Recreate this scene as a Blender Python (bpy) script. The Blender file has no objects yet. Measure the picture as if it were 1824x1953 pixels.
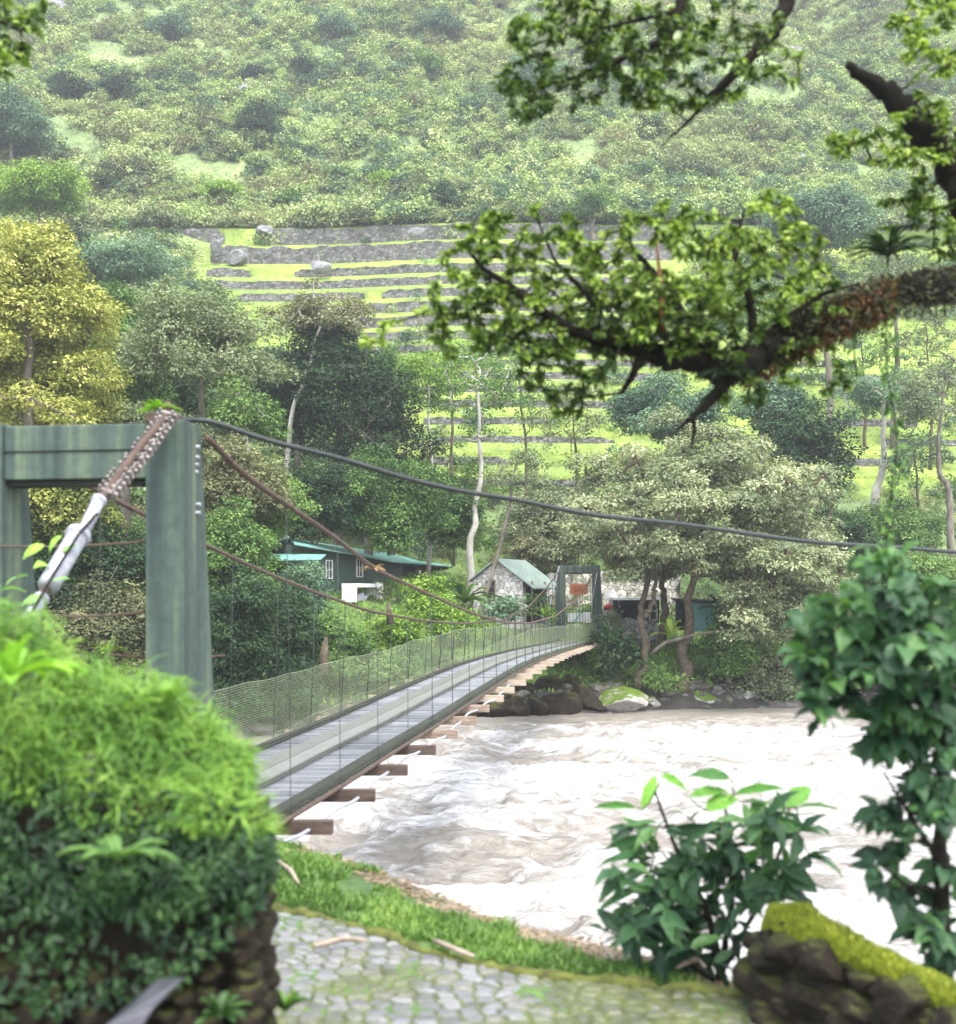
import bpy, math, random
import numpy as np
from mathutils import Vector, Matrix
random.seed(7)
F, CX, HY = 2400., 912., 1131.            # focal length, image centre and eye-level line of the photograph in its own pixels
def P(px, py, d):                          # the 3D point seen at a pixel of the photograph, d metres away
    return np.array([(px-CX)/F*d, d, (HY-py)/F*d])
SC = bpy.context.scene
COL = SC.collection
# ------------------------------------------------------------------ camera, sky, sun, exposure
cd = bpy.data.cameras.new('camera'); cam = bpy.data.objects.new('camera', cd); COL.objects.link(cam)
cam.location = (0, 0, 0); cam.rotation_euler = (math.radians(90), 0, 0)
cd.sensor_fit = 'HORIZONTAL'; cd.sensor_width = 36; cd.lens = 36*F/1824
cd.shift_y = (HY-976.5)/1824
cd.clip_start = .1; cd.clip_end = 2000
cd.dof.use_dof = True; cd.dof.focus_distance = 58; cd.dof.aperture_fstop = 1.7
SC.camera = cam
SUN_EL, SUN_AZ = 62, 155                  # azimuth measured clockwise from +Y
w = bpy.data.worlds.new('World'); SC.world = w; w.use_nodes = True
nt = w.node_tree; bg = nt.nodes['Background']
sky = nt.nodes.new('ShaderNodeTexSky'); sky.sky_type = 'NISHITA'; sky.sun_disc = False
sky.sun_elevation = math.radians(SUN_EL); sky.sun_rotation = math.radians(SUN_AZ)
sky.dust_density = 3.0; sky.air_density = 1.0
hs_ = nt.nodes.new('ShaderNodeHueSaturation'); hs_.inputs['Saturation'].default_value = .45; nt.links.new(sky.outputs[0], hs_.inputs['Color']); nt.links.new(hs_.outputs[0], bg.inputs[0])   # thin cloud: a paler sky; bg.inputs[1].default_value = .05
sd = bpy.data.lights.new('sun', 'SUN'); sd.energy = 3.0; sd.angle = math.radians(16); sd.color = (1, .96, .88)
sun = bpy.data.objects.new('sun', sd); COL.objects.link(sun)
ez, az = math.radians(SUN_EL), math.radians(SUN_AZ)
sv = Vector((math.sin(az)*math.cos(ez), math.cos(az)*math.cos(ez), math.sin(ez)))
sun.rotation_euler = sv.to_track_quat('Z', 'Y').to_euler()
vs = SC.view_settings; vs.view_transform = 'Standard'; vs.look = 'None'; vs.exposure = -.25; vs.gamma = 1; vs.use_curve_mapping = False
SC.cycles.max_bounces = 8; SC.cycles.transparent_max_bounces = 8

HAZE = .0006
# ------------------------------------------------------------------ helpers
def rng(s): return np.random.default_rng(s)
def hsh(ix, iy, s):
    h = (ix.astype(np.int64)*374761393 + iy.astype(np.int64)*668265263 + s*982451653) & 0x7fffffff
    h = ((h ^ (h >> 13))*1274126177) & 0x7fffffff
    return ((h ^ (h >> 16)) & 0xffff)/65535.
def vn(x, y, s=0):
    x = np.asarray(x, float); y = np.asarray(y, float)
    ix = np.floor(x).astype(np.int64); iy = np.floor(y).astype(np.int64); fx = x-ix; fy = y-iy
    fx = fx*fx*(3-2*fx); fy = fy*fy*(3-2*fy)
    a = hsh(ix, iy, s); b = hsh(ix+1, iy, s); c = hsh(ix, iy+1, s); d = hsh(ix+1, iy+1, s)
    return (a*(1-fx)+b*fx)*(1-fy)+(c*(1-fx)+d*fx)*fy
def fbm(x, y, s=0, o=4):
    t = 0; a = .5; n = 0
    for i in range(o):
        t = t + a*vn(x*2**i, y*2**i, s+i*17); n += a; a *= .5
    return t/n
def sstep(a, b, x):
    t = np.clip((x-a)/(b-a), 0, 1); return t*t*(3-2*t)
def nrmz(v): return v/np.maximum(np.linalg.norm(v, axis=-1, keepdims=True), 1e-9)

class MB:
    def __init__(s): s.v = []; s.q = []; s.t = []; s.n = 0; s.tq = []; s.tt = []; s.tinted = False
    def add(s, v, quads=None, tris=None, tint=None):
        v = np.asarray(v, float).reshape(-1, 3)
        def put(fs, dst, td):
            if fs is None or len(fs) == 0: return
            fs = np.asarray(fs, np.int64); dst.append(fs+s.n)
            t = np.ones((len(fs), 3))*.5
            if tint is not None:
                s.tinted = True
                tt = tint[0 if dst is s.q else 1] if isinstance(tint, tuple) else np.asarray(tint, float)
                t = np.broadcast_to(tt, (len(fs), 3))
            td.append(t)
        put(quads, s.q, s.tq); put(tris, s.t, s.tt)
        s.v.append(v); s.n += len(v); return s
    def box(s, c, size, R=None, tint=None):
        x, y, z = np.array(size)/2.
        v = np.array([[a*x, b*y, c_*z] for a in (-1, 1) for b in (-1, 1) for c_ in (-1, 1)])
        if R is not None: v = v@np.asarray(R).T
        return s.hexa(v+np.asarray(c), tint)
    def hexa(s, v, tint=None):
        return s.add(v, quads=[[0, 1, 3, 2], [4, 6, 7, 5], [0, 4, 5, 1], [2, 3, 7, 6], [0, 2, 6, 4], [1, 5, 7, 3]], tint=tint)
    def prism(s, poly, vec, tint=None):       # a polygon (points) pushed along vec
        p = np.asarray(poly, float); n = len(p); v = np.vstack([p, p+np.asarray(vec)])
        s.add(v, quads=[[i, (i+1) % n, (i+1) % n+n, i+n] for i in range(n)], tint=tint)
        tr = [[0, i+1, i] for i in range(1, n-1)]+[[n, n+i, n+i+1] for i in range(1, n-1)]
        s.add(v, tris=tr, tint=tint); return s
    def tube(s, pts, rad, n=8, tint=None, squash=None):
        p = np.asarray(pts, float); m = len(p); rad = np.broadcast_to(np.asarray(rad, float), (m,))
        t = nrmz(np.gradient(p, axis=0)); ref = np.array([0, 0, 1.]) if abs(t[0][2]) < .9 else np.array([1., 0, 0])
        u = nrmz(np.cross(t[0], ref)); rings = []
        a = np.arange(n)*2*math.pi/n
        for i in range(m):
            u = nrmz(u-t[i]*np.dot(u, t[i])); w_ = np.cross(t[i], u)
            rings.append(p[i]+rad[i]*(np.cos(a)[:, None]*u+np.sin(a)[:, None]*w_))
        v = np.vstack(rings+[p[0:1], p[-1:]])
        i = np.arange(m-1)[:, None]*n; j = np.arange(n)[None]; k = (j+1) % n
        q = np.stack([i+j, i+k, i+n+k, i+n+j], -1).reshape(-1, 4)
        tr = [[m*n, (x+1) % n, x] for x in range(n)]+[[m*n+1, (m-1)*n+x, (m-1)*n+(x+1) % n] for x in range(n)]
        return s.add(v, quads=q, tris=tr, tint=None if tint is None else np.asarray(tint))
    def build(s, name, mat, parent=None, smooth=False):
        v = np.vstack(s.v)
        if parent is not None:
            M = np.array(world_of(parent).inverted()); v = v@M[:3, :3].T+M[:3, 3]
        q = np.vstack(s.q) if s.q else np.zeros((0, 4), int); t = np.vstack(s.t) if s.t else np.zeros((0, 3), int)
        me = bpy.data.meshes.new(name); me.vertices.add(len(v)); me.vertices.foreach_set('co', v.ravel().astype(np.float32))
        me.loops.add(len(q)*4+len(t)*3); me.loops.foreach_set('vertex_index', np.concatenate([q.ravel(), t.ravel()]).astype(np.int32))
        me.polygons.add(len(q)+len(t))
        me.polygons.foreach_set('loop_start', np.concatenate([np.arange(len(q))*4, len(q)*4+np.arange(len(t))*3]).astype(np.int32))
        if s.tinted:
            c = np.vstack(s.tq+s.tt); c = np.hstack([np.clip(c, 0, 1), np.ones((len(c), 1))])
            at = me.attributes.new('tint', 'FLOAT_COLOR', 'FACE'); at.data.foreach_set('color', c.ravel().astype(np.float32))
        me.update(); me.validate()
        me.polygons.foreach_set('use_smooth', [smooth]*len(me.polygons))
        me.materials.append(mat)
        o = bpy.data.objects.new(name, me); COL.objects.link(o)
        if parent is not None: o.parent = parent
        return o
def world_of(o):
    M = Matrix.LocRotScale(o.location, o.rotation_euler, o.scale)
    return world_of(o.parent)@M if o.parent else M
def tag(o, label=None, cat=None, group=None, kind=None):
    if label: o['label'] = label
    if cat: o['category'] = cat
    if group: o['group'] = group
    if kind: o['kind'] = kind
    return o
def empty(name, loc, label, cat, group=None):
    o = bpy.data.objects.new(name, None); COL.objects.link(o); o.location = [float(a) for a in loc]; o.empty_display_size = .3
    return tag(o, label, cat, group)
def bevel(o, w_=.01):
    m = o.modifiers.new('Bevel', 'BEVEL'); m.width = w_; m.segments = 2; m.limit_method = 'ANGLE'; return o

# ------------------------------------------------------------------ materials
def newmat(name):
    m = bpy.data.materials.new(name); m.use_nodes = True; nt = m.node_tree
    return m, nt, nt.nodes['Principled BSDF'], nt.nodes['Material Output']
def node(nt, t, ins=None, **kw):
    n = nt.nodes.new(t)
    for k, v in kw.items(): setattr(n, k, v)
    for k, v in (ins or {}).items():
        if isinstance(v, bpy.types.NodeSocket): nt.links.new(v, n.inputs[k])
        else: n.inputs[k].default_value = v
    return n
def ramp(nt, fac, stops):
    r = node(nt, 'ShaderNodeValToRGB', {0: fac}); e = r.color_ramp.elements
    while len(e) < len(stops): e.new(.5)
    for x, (p_, c) in zip(e, stops): x.position = p_; x.color = (*c, 1) if len(c) == 3 else c
    return r.outputs[0]
def coords(nt, scale=(1, 1, 1)):
    tc = node(nt, 'ShaderNodeTexCoord'); mp = node(nt, 'ShaderNodeMapping', {0: tc.outputs['Object']}); mp.inputs['Scale'].default_value = scale
    return mp.outputs[0]
def noise(nt, vec, sc, det=5, rough=.6, dist=0):
    return node(nt, 'ShaderNodeTexNoise', {'Vector': vec, 'Scale': sc, 'Detail': det, 'Roughness': rough, 'Distortion': dist}).outputs[0]
def bump(nt, h, st=.5, d=.02, nrm=None):
    ins = {'Height': h, 'Strength': st, 'Distance': d}
    if nrm is not None: ins['Normal'] = nrm
    return node(nt, 'ShaderNodeBump', ins).outputs[0]
def leafmat(name, rough=.55, trans=.3, spec=.5, mott=False):
    m, nt, b, out = newmat(name)
    a = node(nt, 'ShaderNodeAttribute', attribute_name='tint').outputs['Color']
    if mott:
        nn = noise(nt, coords(nt), 38, 4, .7); a = node(nt, 'ShaderNodeMix', {0: 1.0, 6: a, 7: ramp(nt, nn, [(.3, (.6, .62, .55)), (.7, (1.3, 1.25, 1.2))])}, data_type='RGBA', blend_type='MULTIPLY').outputs[2]
    nt.links.new(a, b.inputs['Base Color']); b.inputs['Roughness'].default_value = rough; b.inputs['Specular IOR Level'].default_value = spec
    g = node(nt, 'ShaderNodeMix', data_type='RGBA', blend_type='MULTIPLY'); g.inputs[0].default_value = 1
    nt.links.new(a, g.inputs[6]); g.inputs[7].default_value = (1.25, 1.35, .6, 1)
    tr = node(nt, 'ShaderNodeBsdfTranslucent', {0: g.outputs[2]})
    mx = node(nt, 'ShaderNodeMixShader', {0: trans, 1: b.outputs[0], 2: tr.outputs[0]})
    nt.links.new(mx.outputs[0], out.inputs[0]); return m
def noisemat(name, stops, sc=3, rough=.8, bs=.4, bd=.03, scale=(1, 1, 1), metal=0, det=6, sc2=None):
    m, nt, b, out = newmat(name); v = coords(nt, scale)
    n = noise(nt, v, sc, det, .65); nt.links.new(ramp(nt, n, stops), b.inputs['Base Color'])
    n2 = noise(nt, v, sc2 or sc*5, 6, .7)
    nt.links.new(bump(nt, n2, bs, bd), b.inputs['Normal']); b.inputs['Roughness'].default_value = rough; b.inputs['Metallic'].default_value = metal; b.inputs['Specular IOR Level'].default_value = .2 if rough > .75 else .4
    return m
def stonemat(name, sc, c1, c2, mortar, moss=0, edge=.06, stretch=(1, 1, 1.3), mosscol=(.1, .13, .03)):
    m, nt, b, out = newmat(name); v = coords(nt, stretch)
    nz = node(nt, 'ShaderNodeTexNoise', {'Vector': v, 'Scale': sc*1.3, 'Detail': 2}).outputs['Color']
    mixv = node(nt, 'ShaderNodeVectorMath', {0: nz, 1: (.18/sc*2,)*3}, operation='MULTIPLY').outputs[0]
    v2 = node(nt, 'ShaderNodeVectorMath', {0: v, 1: mixv}, operation='ADD').outputs[0]
    vo = node(nt, 'ShaderNodeTexVoronoi', {'Vector': v2, 'Scale': sc}, feature='F1')
    ve = node(nt, 'ShaderNodeTexVoronoi', {'Vector': v2, 'Scale': sc}, feature='DISTANCE_TO_EDGE')
    sep = node(nt, 'ShaderNodeSeparateColor', {0: vo.outputs['Color']})
    base = ramp(nt, sep.outputs[0], [(0, c1), (1, c2)])
    n = noise(nt, v, sc*4, 5, .7)
    mul = node(nt, 'ShaderNodeMix', {0: .6, 6: base, 7: ramp(nt, n, [(.3, (.35, .35, .35)), (.7, (1.3, 1.3, 1.3))])}, data_type='RGBA', blend_type='MULTIPLY').outputs[2]
    e = ramp(nt, ve.outputs['Distance'], [(0, (0, 0, 0)), (edge, (1, 1, 1))])
    mx = node(nt, 'ShaderNodeMix', {0: e, 6: (*mortar, 1), 7: mul}, data_type='RGBA').outputs[2]
    if moss:
        n3 = noise(nt, v, .7*sc*.4, 6, .7); f = ramp(nt, n3, [(.62-moss*.3, (0, 0, 0)), (.72-moss*.3, (1, 1, 1))])
        mx = node(nt, 'ShaderNodeMix', {0: f, 6: mx, 7: (*mosscol, 1)}, data_type='RGBA').outputs[2]
    nt.links.new(mx, b.inputs['Base Color']); b.inputs['Roughness'].default_value = .85
    bm = bump(nt, e, .9, .5/sc*.25); nt.links.new(bump(nt, n, .5, .03, bm), b.inputs['Normal'])
    return m
def tintmat(name, rough=.9, bs=.5, bsc=6, var=.5):
    m, nt, b, out = newmat(name); v = coords(nt)
    a = node(nt, 'ShaderNodeAttribute', attribute_name='tint').outputs['Color']
    n = noise(nt, v, bsc, 6, .7)
    mx = node(nt, 'ShaderNodeMix', {0: 1.0, 6: a, 7: ramp(nt, n, [(.25, (1-var,)*3), (.75, (1+var,)*3)])}, data_type='RGBA', blend_type='MULTIPLY').outputs[2]
    nt.links.new(mx, b.inputs['Base Color']); nt.links.new(bump(nt, n, bs, .1), b.inputs['Normal']); b.inputs['Roughness'].default_value = rough
    return m
M = {}
M['leaf'] = leafmat('leaf_far', .65, .20, .15)
M['leafnear'] = leafmat('leaf_near', .5, .28, .3, True)
M['bark'] = noisemat('bark_grey', [(.3, (.06, .05, .038)), (.5, (.15, .13, .10)), (.75, (.28, .26, .22))], 3, .9, .8, .05, (1, 1, .35))
M['bark_pale'] = noisemat('bark_pale', [(.3, (.24, .22, .18)), (.55, (.42, .40, .35)), (.75, (.55, .53, .48))], 2.2, .85, .6, .04, (1, 1, .5))
M['bark_dark'] = noisemat('bark_dark', [(.35, (.004, .003, .002)), (.55, (.013, .010, .006)), (.75, (.035, .032, .014))], 6, .95, 1, .03, (1, 1, 1))
M['bark_mid'] = noisemat('bark_brown', [(.3, (.04, .032, .02)), (.55, (.10, .08, .055)), (.75, (.16, .15, .09))], 5, .95, .9, .05)
def concrete():
    m, nt, b, out = newmat('mossy_concrete'); v = coords(nt, (1, 1, 1)); vs_ = coords(nt, (3.2, 3.2, .16))
    n1 = noise(nt, vs_, 1.6, 3, .5); n2 = noise(nt, v, 9, 6, .7)
    c = ramp(nt, n1, [(.34, (.026, .042, .038)), (.48, (.050, .076, .062)), (.58, (.095, .125, .078)), (.68, (.055, .08, .068))])
    c2 = node(nt, 'ShaderNodeMix', {0: .55, 6: c, 7: ramp(nt, n2, [(.3, (.5, .5, .5)), (.7, (1.35, 1.35, 1.35))])}, data_type='RGBA', blend_type='MULTIPLY').outputs[2]
    nt.links.new(c2, b.inputs['Base Color']); nt.links.new(bump(nt, n2, .35, .02), b.inputs['Normal']); b.inputs['Roughness'].default_value = .8
    return m
M['concrete'] = concrete()
M['wood_dark'] = noisemat('old_timber', [(.3, (.10, .075, .055)), (.6, (.26, .20, .155)), (.8, (.38, .31, .25))], 4, .8, .5, .01, (1, 6, 6))
M['bark_green'] = noisemat('green_stem', [(.3, (.02, .05, .015)), (.7, (.06, .11, .03))], 9, .7, .3, .005)
M['wood_beam'] = noisemat('dark_beam_timber', [(.3, (.035, .025, .02)), (.6, (.09, .066, .052)), (.8, (.14, .105, .085))], 4, .8, .5, .01, (1, 6, 6))  # darkest of the crossbeam timbers, for the near end
M['wood_pale'] = noisemat('pale_timber', [(.3, (.20, .16, .12)), (.6, (.34, .28, .22)), (.8, (.44, .38, .31))], 4, .8, .4, .01, (1, 5, 5))
def deckmat():
    m, nt, b, out = newmat('wet_deck_planks'); a = node(nt, 'ShaderNodeAttribute', attribute_name='tint').outputs['Color']
    v = coords(nt, (1, 9, 4)); n = noise(nt, v, 3, 6, .7)
    c = node(nt, 'ShaderNodeMix', {0: .8, 6: a, 7: ramp(nt, n, [(.3, (.55, .55, .55)), (.7, (1.3, 1.3, 1.3))])}, data_type='RGBA', blend_type='MULTIPLY').outputs[2]
    nt.links.new(c, b.inputs['Base Color']); nt.links.new(ramp(nt, n, [(.3, (.22,)*3), (.7, (.5,)*3)]), b.inputs['Roughness'])
    nt.links.new(bump(nt, n, .3, .01), b.inputs['Normal']); return m
M['deck'] = deckmat()
M['rust'] = noisemat('rusty_steel', [(.3, (.035, .022, .016)), (.55, (.075, .048, .034)), (.8, (.14, .10, .075))], 14, .75, .5, .004)
M['steel'] = noisemat('galvanised_steel', [(.3, (.22, .225, .26)), (.7, (.42, .425, .48))], 20, .5, .2, .003, metal=.2)
M['black'] = noisemat('black_rubber', [(.3, (.012, .016, .016)), (.7, (.03, .038, .036))], 20, .6, .2, .003)
M['chip'] = noisemat('cable_clip', [(.3, (.06, .045, .038)), (.7, (.30, .27, .255))], 12, .6, .4, .004)
M['net'] = noisemat('green_netting', [(.3, (.22, .26, .15)), (.7, (.38, .42, .28))], 2, .7, 0, .001)
M['wall_green'] = noisemat('green_paint', [(.3, (.045, .075, .055)), (.7, (.075, .115, .08))], 1.2, .7, .2, .01)
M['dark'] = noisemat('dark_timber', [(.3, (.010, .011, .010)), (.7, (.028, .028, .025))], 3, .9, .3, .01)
M['white'] = noisemat('white_paint', [(.3, (.62, .62, .60)), (.7, (.82, .82, .80))], 3, .6, .2, .01)
M['teal'] = noisemat('turquoise_paint', [(.3, (.14, .33, .31)), (.7, (.20, .42, .38))], 1.5, .6, .2, .01)
M['glass'] = noisemat('window_glass', [(.3, (.02, .025, .028)), (.7, (.05, .06, .065))], 2, .12, 0, .001)
M['sign'] = noisemat('orange_wood', [(.3, (.26, .075, .03)), (.7, (.42, .13, .055))], 4, .7, .2, .005, (1, 1, 4))
M['signtext'] = noisemat('dark_lettering', [(.3, (.10, .03, .015)), (.7, (.14, .05, .02))], 8, .7, 0, .001)
M['red'] = noisemat('red_cloth', [(.3, (.45, .04, .04)), (.7, (.6, .08, .08))], 5, .9, .3, .02)
M['brick'] = noisemat('orange_board', [(.3, (.35, .16, .09)), (.7, (.5, .25, .15))], 5, .9, .3, .02)
M['soil'] = noisemat('soil', [(.3, (.05, .035, .02)), (.7, (.12, .09, .06))], 3, .95, .6, .04)
def roofmat(name, c1, c2):
    m, nt, b, out = newmat(name); v = coords(nt)
    wv = node(nt, 'ShaderNodeTexWave', {'Vector': v, 'Scale': 3.2, 'Distortion': 0}, wave_type='BANDS', bands_direction='X').outputs['Fac']
    n = noise(nt, v, 1.3, 6, .7); nt.links.new(ramp(nt, n, [(.3, c1), (.7, c2)]), b.inputs['Base Color'])
    nt.links.new(bump(nt, wv, .8, .04), b.inputs['Normal']); b.inputs['Roughness'].default_value = .45; return m
M['roof_teal'] = roofmat('turquoise_metal', (.15, .36, .30), (.26, .52, .44))
M['roof_green'] = roofmat('faded_green_metal', (.16, .22, .19), (.30, .37, .33))
M['stone_hut'] = stonemat('pale_stone_masonry', 3.6, (.42, .39, .36), (.72, .69, .66), (.22, .20, .18), edge=.07)
M['stone_terrace'] = stonemat('terrace_stone', 2.4, (.06, .06, .055), (.19, .185, .17), (.05, .055, .04), .08, .10, mosscol=(.13, .18, .04))
M['stone_big'] = stonemat('retaining_stone', 2.2, (.26, .25, .21), (.52, .50, .43), (.09, .09, .065), .30, .05)
M['stone_low'] = stonemat('low_wall_stone', 3.3, (.20, .19, .18), (.40, .38, .36), (.03, .03, .025), .15, .10)
def rockmat(name, c1, c2, moss, mc=(.09, .14, .02)):
    m, nt, b, out = newmat(name); v = coords(nt); n = noise(nt, v, 2.2, 8, .7, .6); n2 = noise(nt, v, 9, 8, .7)
    c = ramp(nt, n, [(.3, c1), (.68, c2)])
    g = node(nt, 'ShaderNodeNewGeometry'); sx = node(nt, 'ShaderNodeSeparateXYZ', {0: g.outputs['Normal']})
    k = node(nt, 'ShaderNodeMath', {0: sx.outputs[2], 1: n}, operation='MULTIPLY').outputs[0]
    f = ramp(nt, k, [(max(.02, .55-moss), (0, 0, 0)), (max(.06, .66-moss), (1, 1, 1))])
    cm = node(nt, 'ShaderNodeMix', {0: f, 6: c, 7: ramp(nt, n2, [(.3, (mc[0]*.5, mc[1]*.5, mc[2]*.5)), (.7, (mc[0]*1.4, mc[1]*1.4, mc[2]*1.4))])}, data_type='RGBA').outputs[2]
    nt.links.new(cm, b.inputs['Base Color']); nt.links.new(bump(nt, n2, .7, .05), b.inputs['Normal']); b.inputs['Roughness'].default_value = .85; b.inputs['Specular IOR Level'].default_value = .15; return m
M['rock'] = rockmat('river_rock', (.04, .036, .03), (.17, .155, .14), .16)
M['rock_mossy'] = rockmat('mossy_river_rock', (.14, .13, .11), (.42, .40, .37), .34)
M['rock_grey'] = rockmat('grey_hill_rock', (.09, .09, .095), (.28, .28, .275), .16, (.14, .18, .06))
M['rock_wall'] = rockmat('dark_shaded_stone', (.006, .005, .003), (.034, .025, .017), .22, (.045, .05, .014))  # dark stone, darkened further for shade on walls and under the bridge
M['moss'] = noisemat('bright_moss', [(.3, (.06, .08, .006)), (.5, (.16, .20, .010)), (.75, (.30, .33, .02))], 7, .95, 1, .03)
M['ground'] = tintmat('bank_ground', var=.5)
M['hill'] = tintmat('hillside_ground', bs=.9, bsc=1.1, var=.6)
def pathmat():
    m, nt, b, out = newmat('cobbles'); a = node(nt, 'ShaderNodeAttribute', attribute_name='tint').outputs['Color']
    v = coords(nt); n = noise(nt, v, 30, 6, .7)
    c = node(nt, 'ShaderNodeMix', {0: .7, 6: a, 7: ramp(nt, n, [(.3, (.6, .6, .6)), (.7, (1.3, 1.3, 1.3))])}, data_type='RGBA', blend_type='MULTIPLY').outputs[2]
    nt.links.new(c, b.inputs['Base Color']); nt.links.new(bump(nt, n, .4, .01), b.inputs['Normal']); b.inputs['Roughness'].default_value = .5; return m
M['path'] = pathmat()
def rivermat():
    m, nt, b, out = newmat('river_water'); v = coords(nt, (.42, 1, 1))
    a = node(nt, 'ShaderNodeAttribute', attribute_name='tint').outputs['Color']
    sp = node(nt, 'ShaderNodeSeparateColor', {0: a})                  # red channel: how much foam the water carries
    n1 = noise(nt, v, 1.3, 8, .68, 1.6); n2 = noise(nt, v, .35, 4, .6, 1.0)
    s1 = node(nt, 'ShaderNodeMath', {0: n1, 1: .75}, operation='MULTIPLY').outputs[0]
    s2 = node(nt, 'ShaderNodeMath', {0: n2, 1: .40, 2: s1}, operation='MULTIPLY_ADD').outputs[0]
    s3 = node(nt, 'ShaderNodeMath', {0: sp.outputs[0], 1: .5, 2: s2}, operation='MULTIPLY_ADD').outputs[0]
    f = ramp(nt, s3, [(.70, (0, 0, 0)), (.79, (.6, .6, .6)), (.90, (1, 1, 1))])
    n4 = noise(nt, v, 3.2, 9, .72, 1.2)
    brown = ramp(nt, n4, [(.3, (.19, .168, .138)), (.7, (.34, .312, .272))])
    foam = ramp(nt, n4, [(.34, (.31, .292, .265)), (.45, (.46, .445, .425)), (.54, (.57, .56, .545)), (.62, (.74, .735, .725))])
    nt.links.new(node(nt, 'ShaderNodeMix', {0: f, 6: brown, 7: foam}, data_type='RGBA').outputs[2], b.inputs['Base Color'])
    nt.links.new(ramp(nt, f, [(0, (.28,)*3), (1, (.6,)*3)]), b.inputs['Roughness'])
    b1 = bump(nt, n1, 1.0, .35); nt.links.new(bump(nt, n4, .6, .06, b1), b.inputs['Normal']); return m
M['river'] = rivermat()

# ------------------------------------------------------------------ palettes (leaf colours; the dark ends also carry shade)
def pal(t, cols):
    cols = np.array(cols, float); t = np.clip(np.asarray(t), 0, .9999)*(len(cols)-1); i = t.astype(int); f = (t-i)[..., None]
    return cols[i]*(1-f)+cols[i+1]*f
GREEN = [(.03, .06, .02), (.065, .13, .035), (.13, .22, .055), (.22, .32, .09)]
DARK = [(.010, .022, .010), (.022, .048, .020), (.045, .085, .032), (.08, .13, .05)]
GREY = [(.055, .08, .04), (.11, .145, .07), (.18, .22, .11), (.28, .31, .17)]
YELLOW = [(.08, .11, .025), (.20, .23, .05), (.40, .40, .11), (.58, .54, .22)]
CREAM = [(.07, .095, .05), (.14, .175, .09), (.26, .295, .16), (.42, .44, .26)]
BLUE = [(.03, .065, .04), (.06, .12, .07), (.12, .20, .115), (.19, .29, .17)]
LIMEP = [(.13, .18, .07), (.23, .31, .11), (.36, .45, .17), (.50, .57, .26)]
LIME = [(.06, .12, .015), (.13, .23, .03), (.22, .34, .05), (.33, .44, .09)]
SCRUB = [(.12, .16, .08), (.23, .285, .125), (.36, .42, .19), (.50, .545, .28)]
BROWN = [(.06, .075, .035), (.13, .14, .065), (.22, .22, .11), (.32, .30, .17)]
NEAR = [(.008, .028, .014), (.02, .06, .028), (.045, .115, .045), (.08, .18, .05)]
NEARLIME = [(.03, .06, .012), (.09, .15, .02), (.21, .32, .04), (.38, .48, .10)]
# ------------------------------------------------------------------ leaves
TPL = {
 'q': (np.array([(0, 0, 0), (.45, .5, .05), (1, 0, -.03), (.45, -.5, .05)]), [[3, 2, 1, 0]], None),
 'o': (np.array([(0, 0, 0), (.35, 0, -.02), (.7, 0, -.06), (1, 0, -.2), (.25, .46, .07), (.68, .36, .01), (.25, -.46, .07), (.68, -.36, .01)]),
       [[1, 2, 5, 4], [2, 1, 6, 7]], [[0, 1, 4], [2, 3, 5], [1, 0, 6], [3, 2, 7]]),
 'l': (np.array([(0, 0, 0), (.2, 0, .02), (.5, 0, .01), (.8, 0, -.09), (1, 0, -.24), (.17, .34, .07), (.47, .5, .07), (.8, .24, -.05), (.17, -.34, .07), (.47, -.5, .07), (.8, -.24, -.05)]),
       [[1, 2, 6, 5], [2, 3, 7, 6], [2, 1, 8, 9], [3, 2, 9, 10]], [[0, 1, 5], [3, 4, 7], [1, 0, 8], [4, 3, 10]]),
 'g': (np.array([(0, .5, 0), (0, -.5, 0), (.5, .38, .10), (.5, -.38, .10), (1, 0, -.1)]), [[0, 1, 3, 2]], [[2, 3, 4]]),
}
def leaves(mb, pos, nrm, dr, L, W, tint, shape='q'):
    n = len(pos)
    if n == 0: return
    nrm = nrmz(nrm); dr = nrmz(dr-nrm*np.sum(dr*nrm, 1, keepdims=True)); sd_ = np.cross(nrm, dr)
    T, q, t = TPL[shape]; k = len(T); L = np.broadcast_to(L, (n,)); W = np.broadcast_to(W, (n,))
    v = pos[:, None]+dr[:, None]*(T[None, :, 0:1]*L[:, None, None])+sd_[:, None]*(T[None, :, 1:2]*W[:, None, None])+nrm[:, None]*(T[None, :, 2:3]*L[:, None, None])
    off = np.arange(n)[:, None, None]*k
    Q = (np.array(q)[None]+off).reshape(-1, 4); tq = np.repeat(tint, len(q), 0)
    if t is None: mb.add(v.reshape(-1, 3), quads=Q, tint=tq)
    else: mb.add(v.reshape(-1, 3), quads=Q, tris=(np.array(t)[None]+off).reshape(-1, 3), tint=(tq, np.repeat(tint, len(t), 0)))
def rdir(r, n, zmin=-1.):
    z = r.uniform(zmin, 1, n); a = r.uniform(0, 2*math.pi, n); s = np.sqrt(1-z*z); return np.stack([s*np.cos(a), s*np.sin(a), z], 1)
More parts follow.
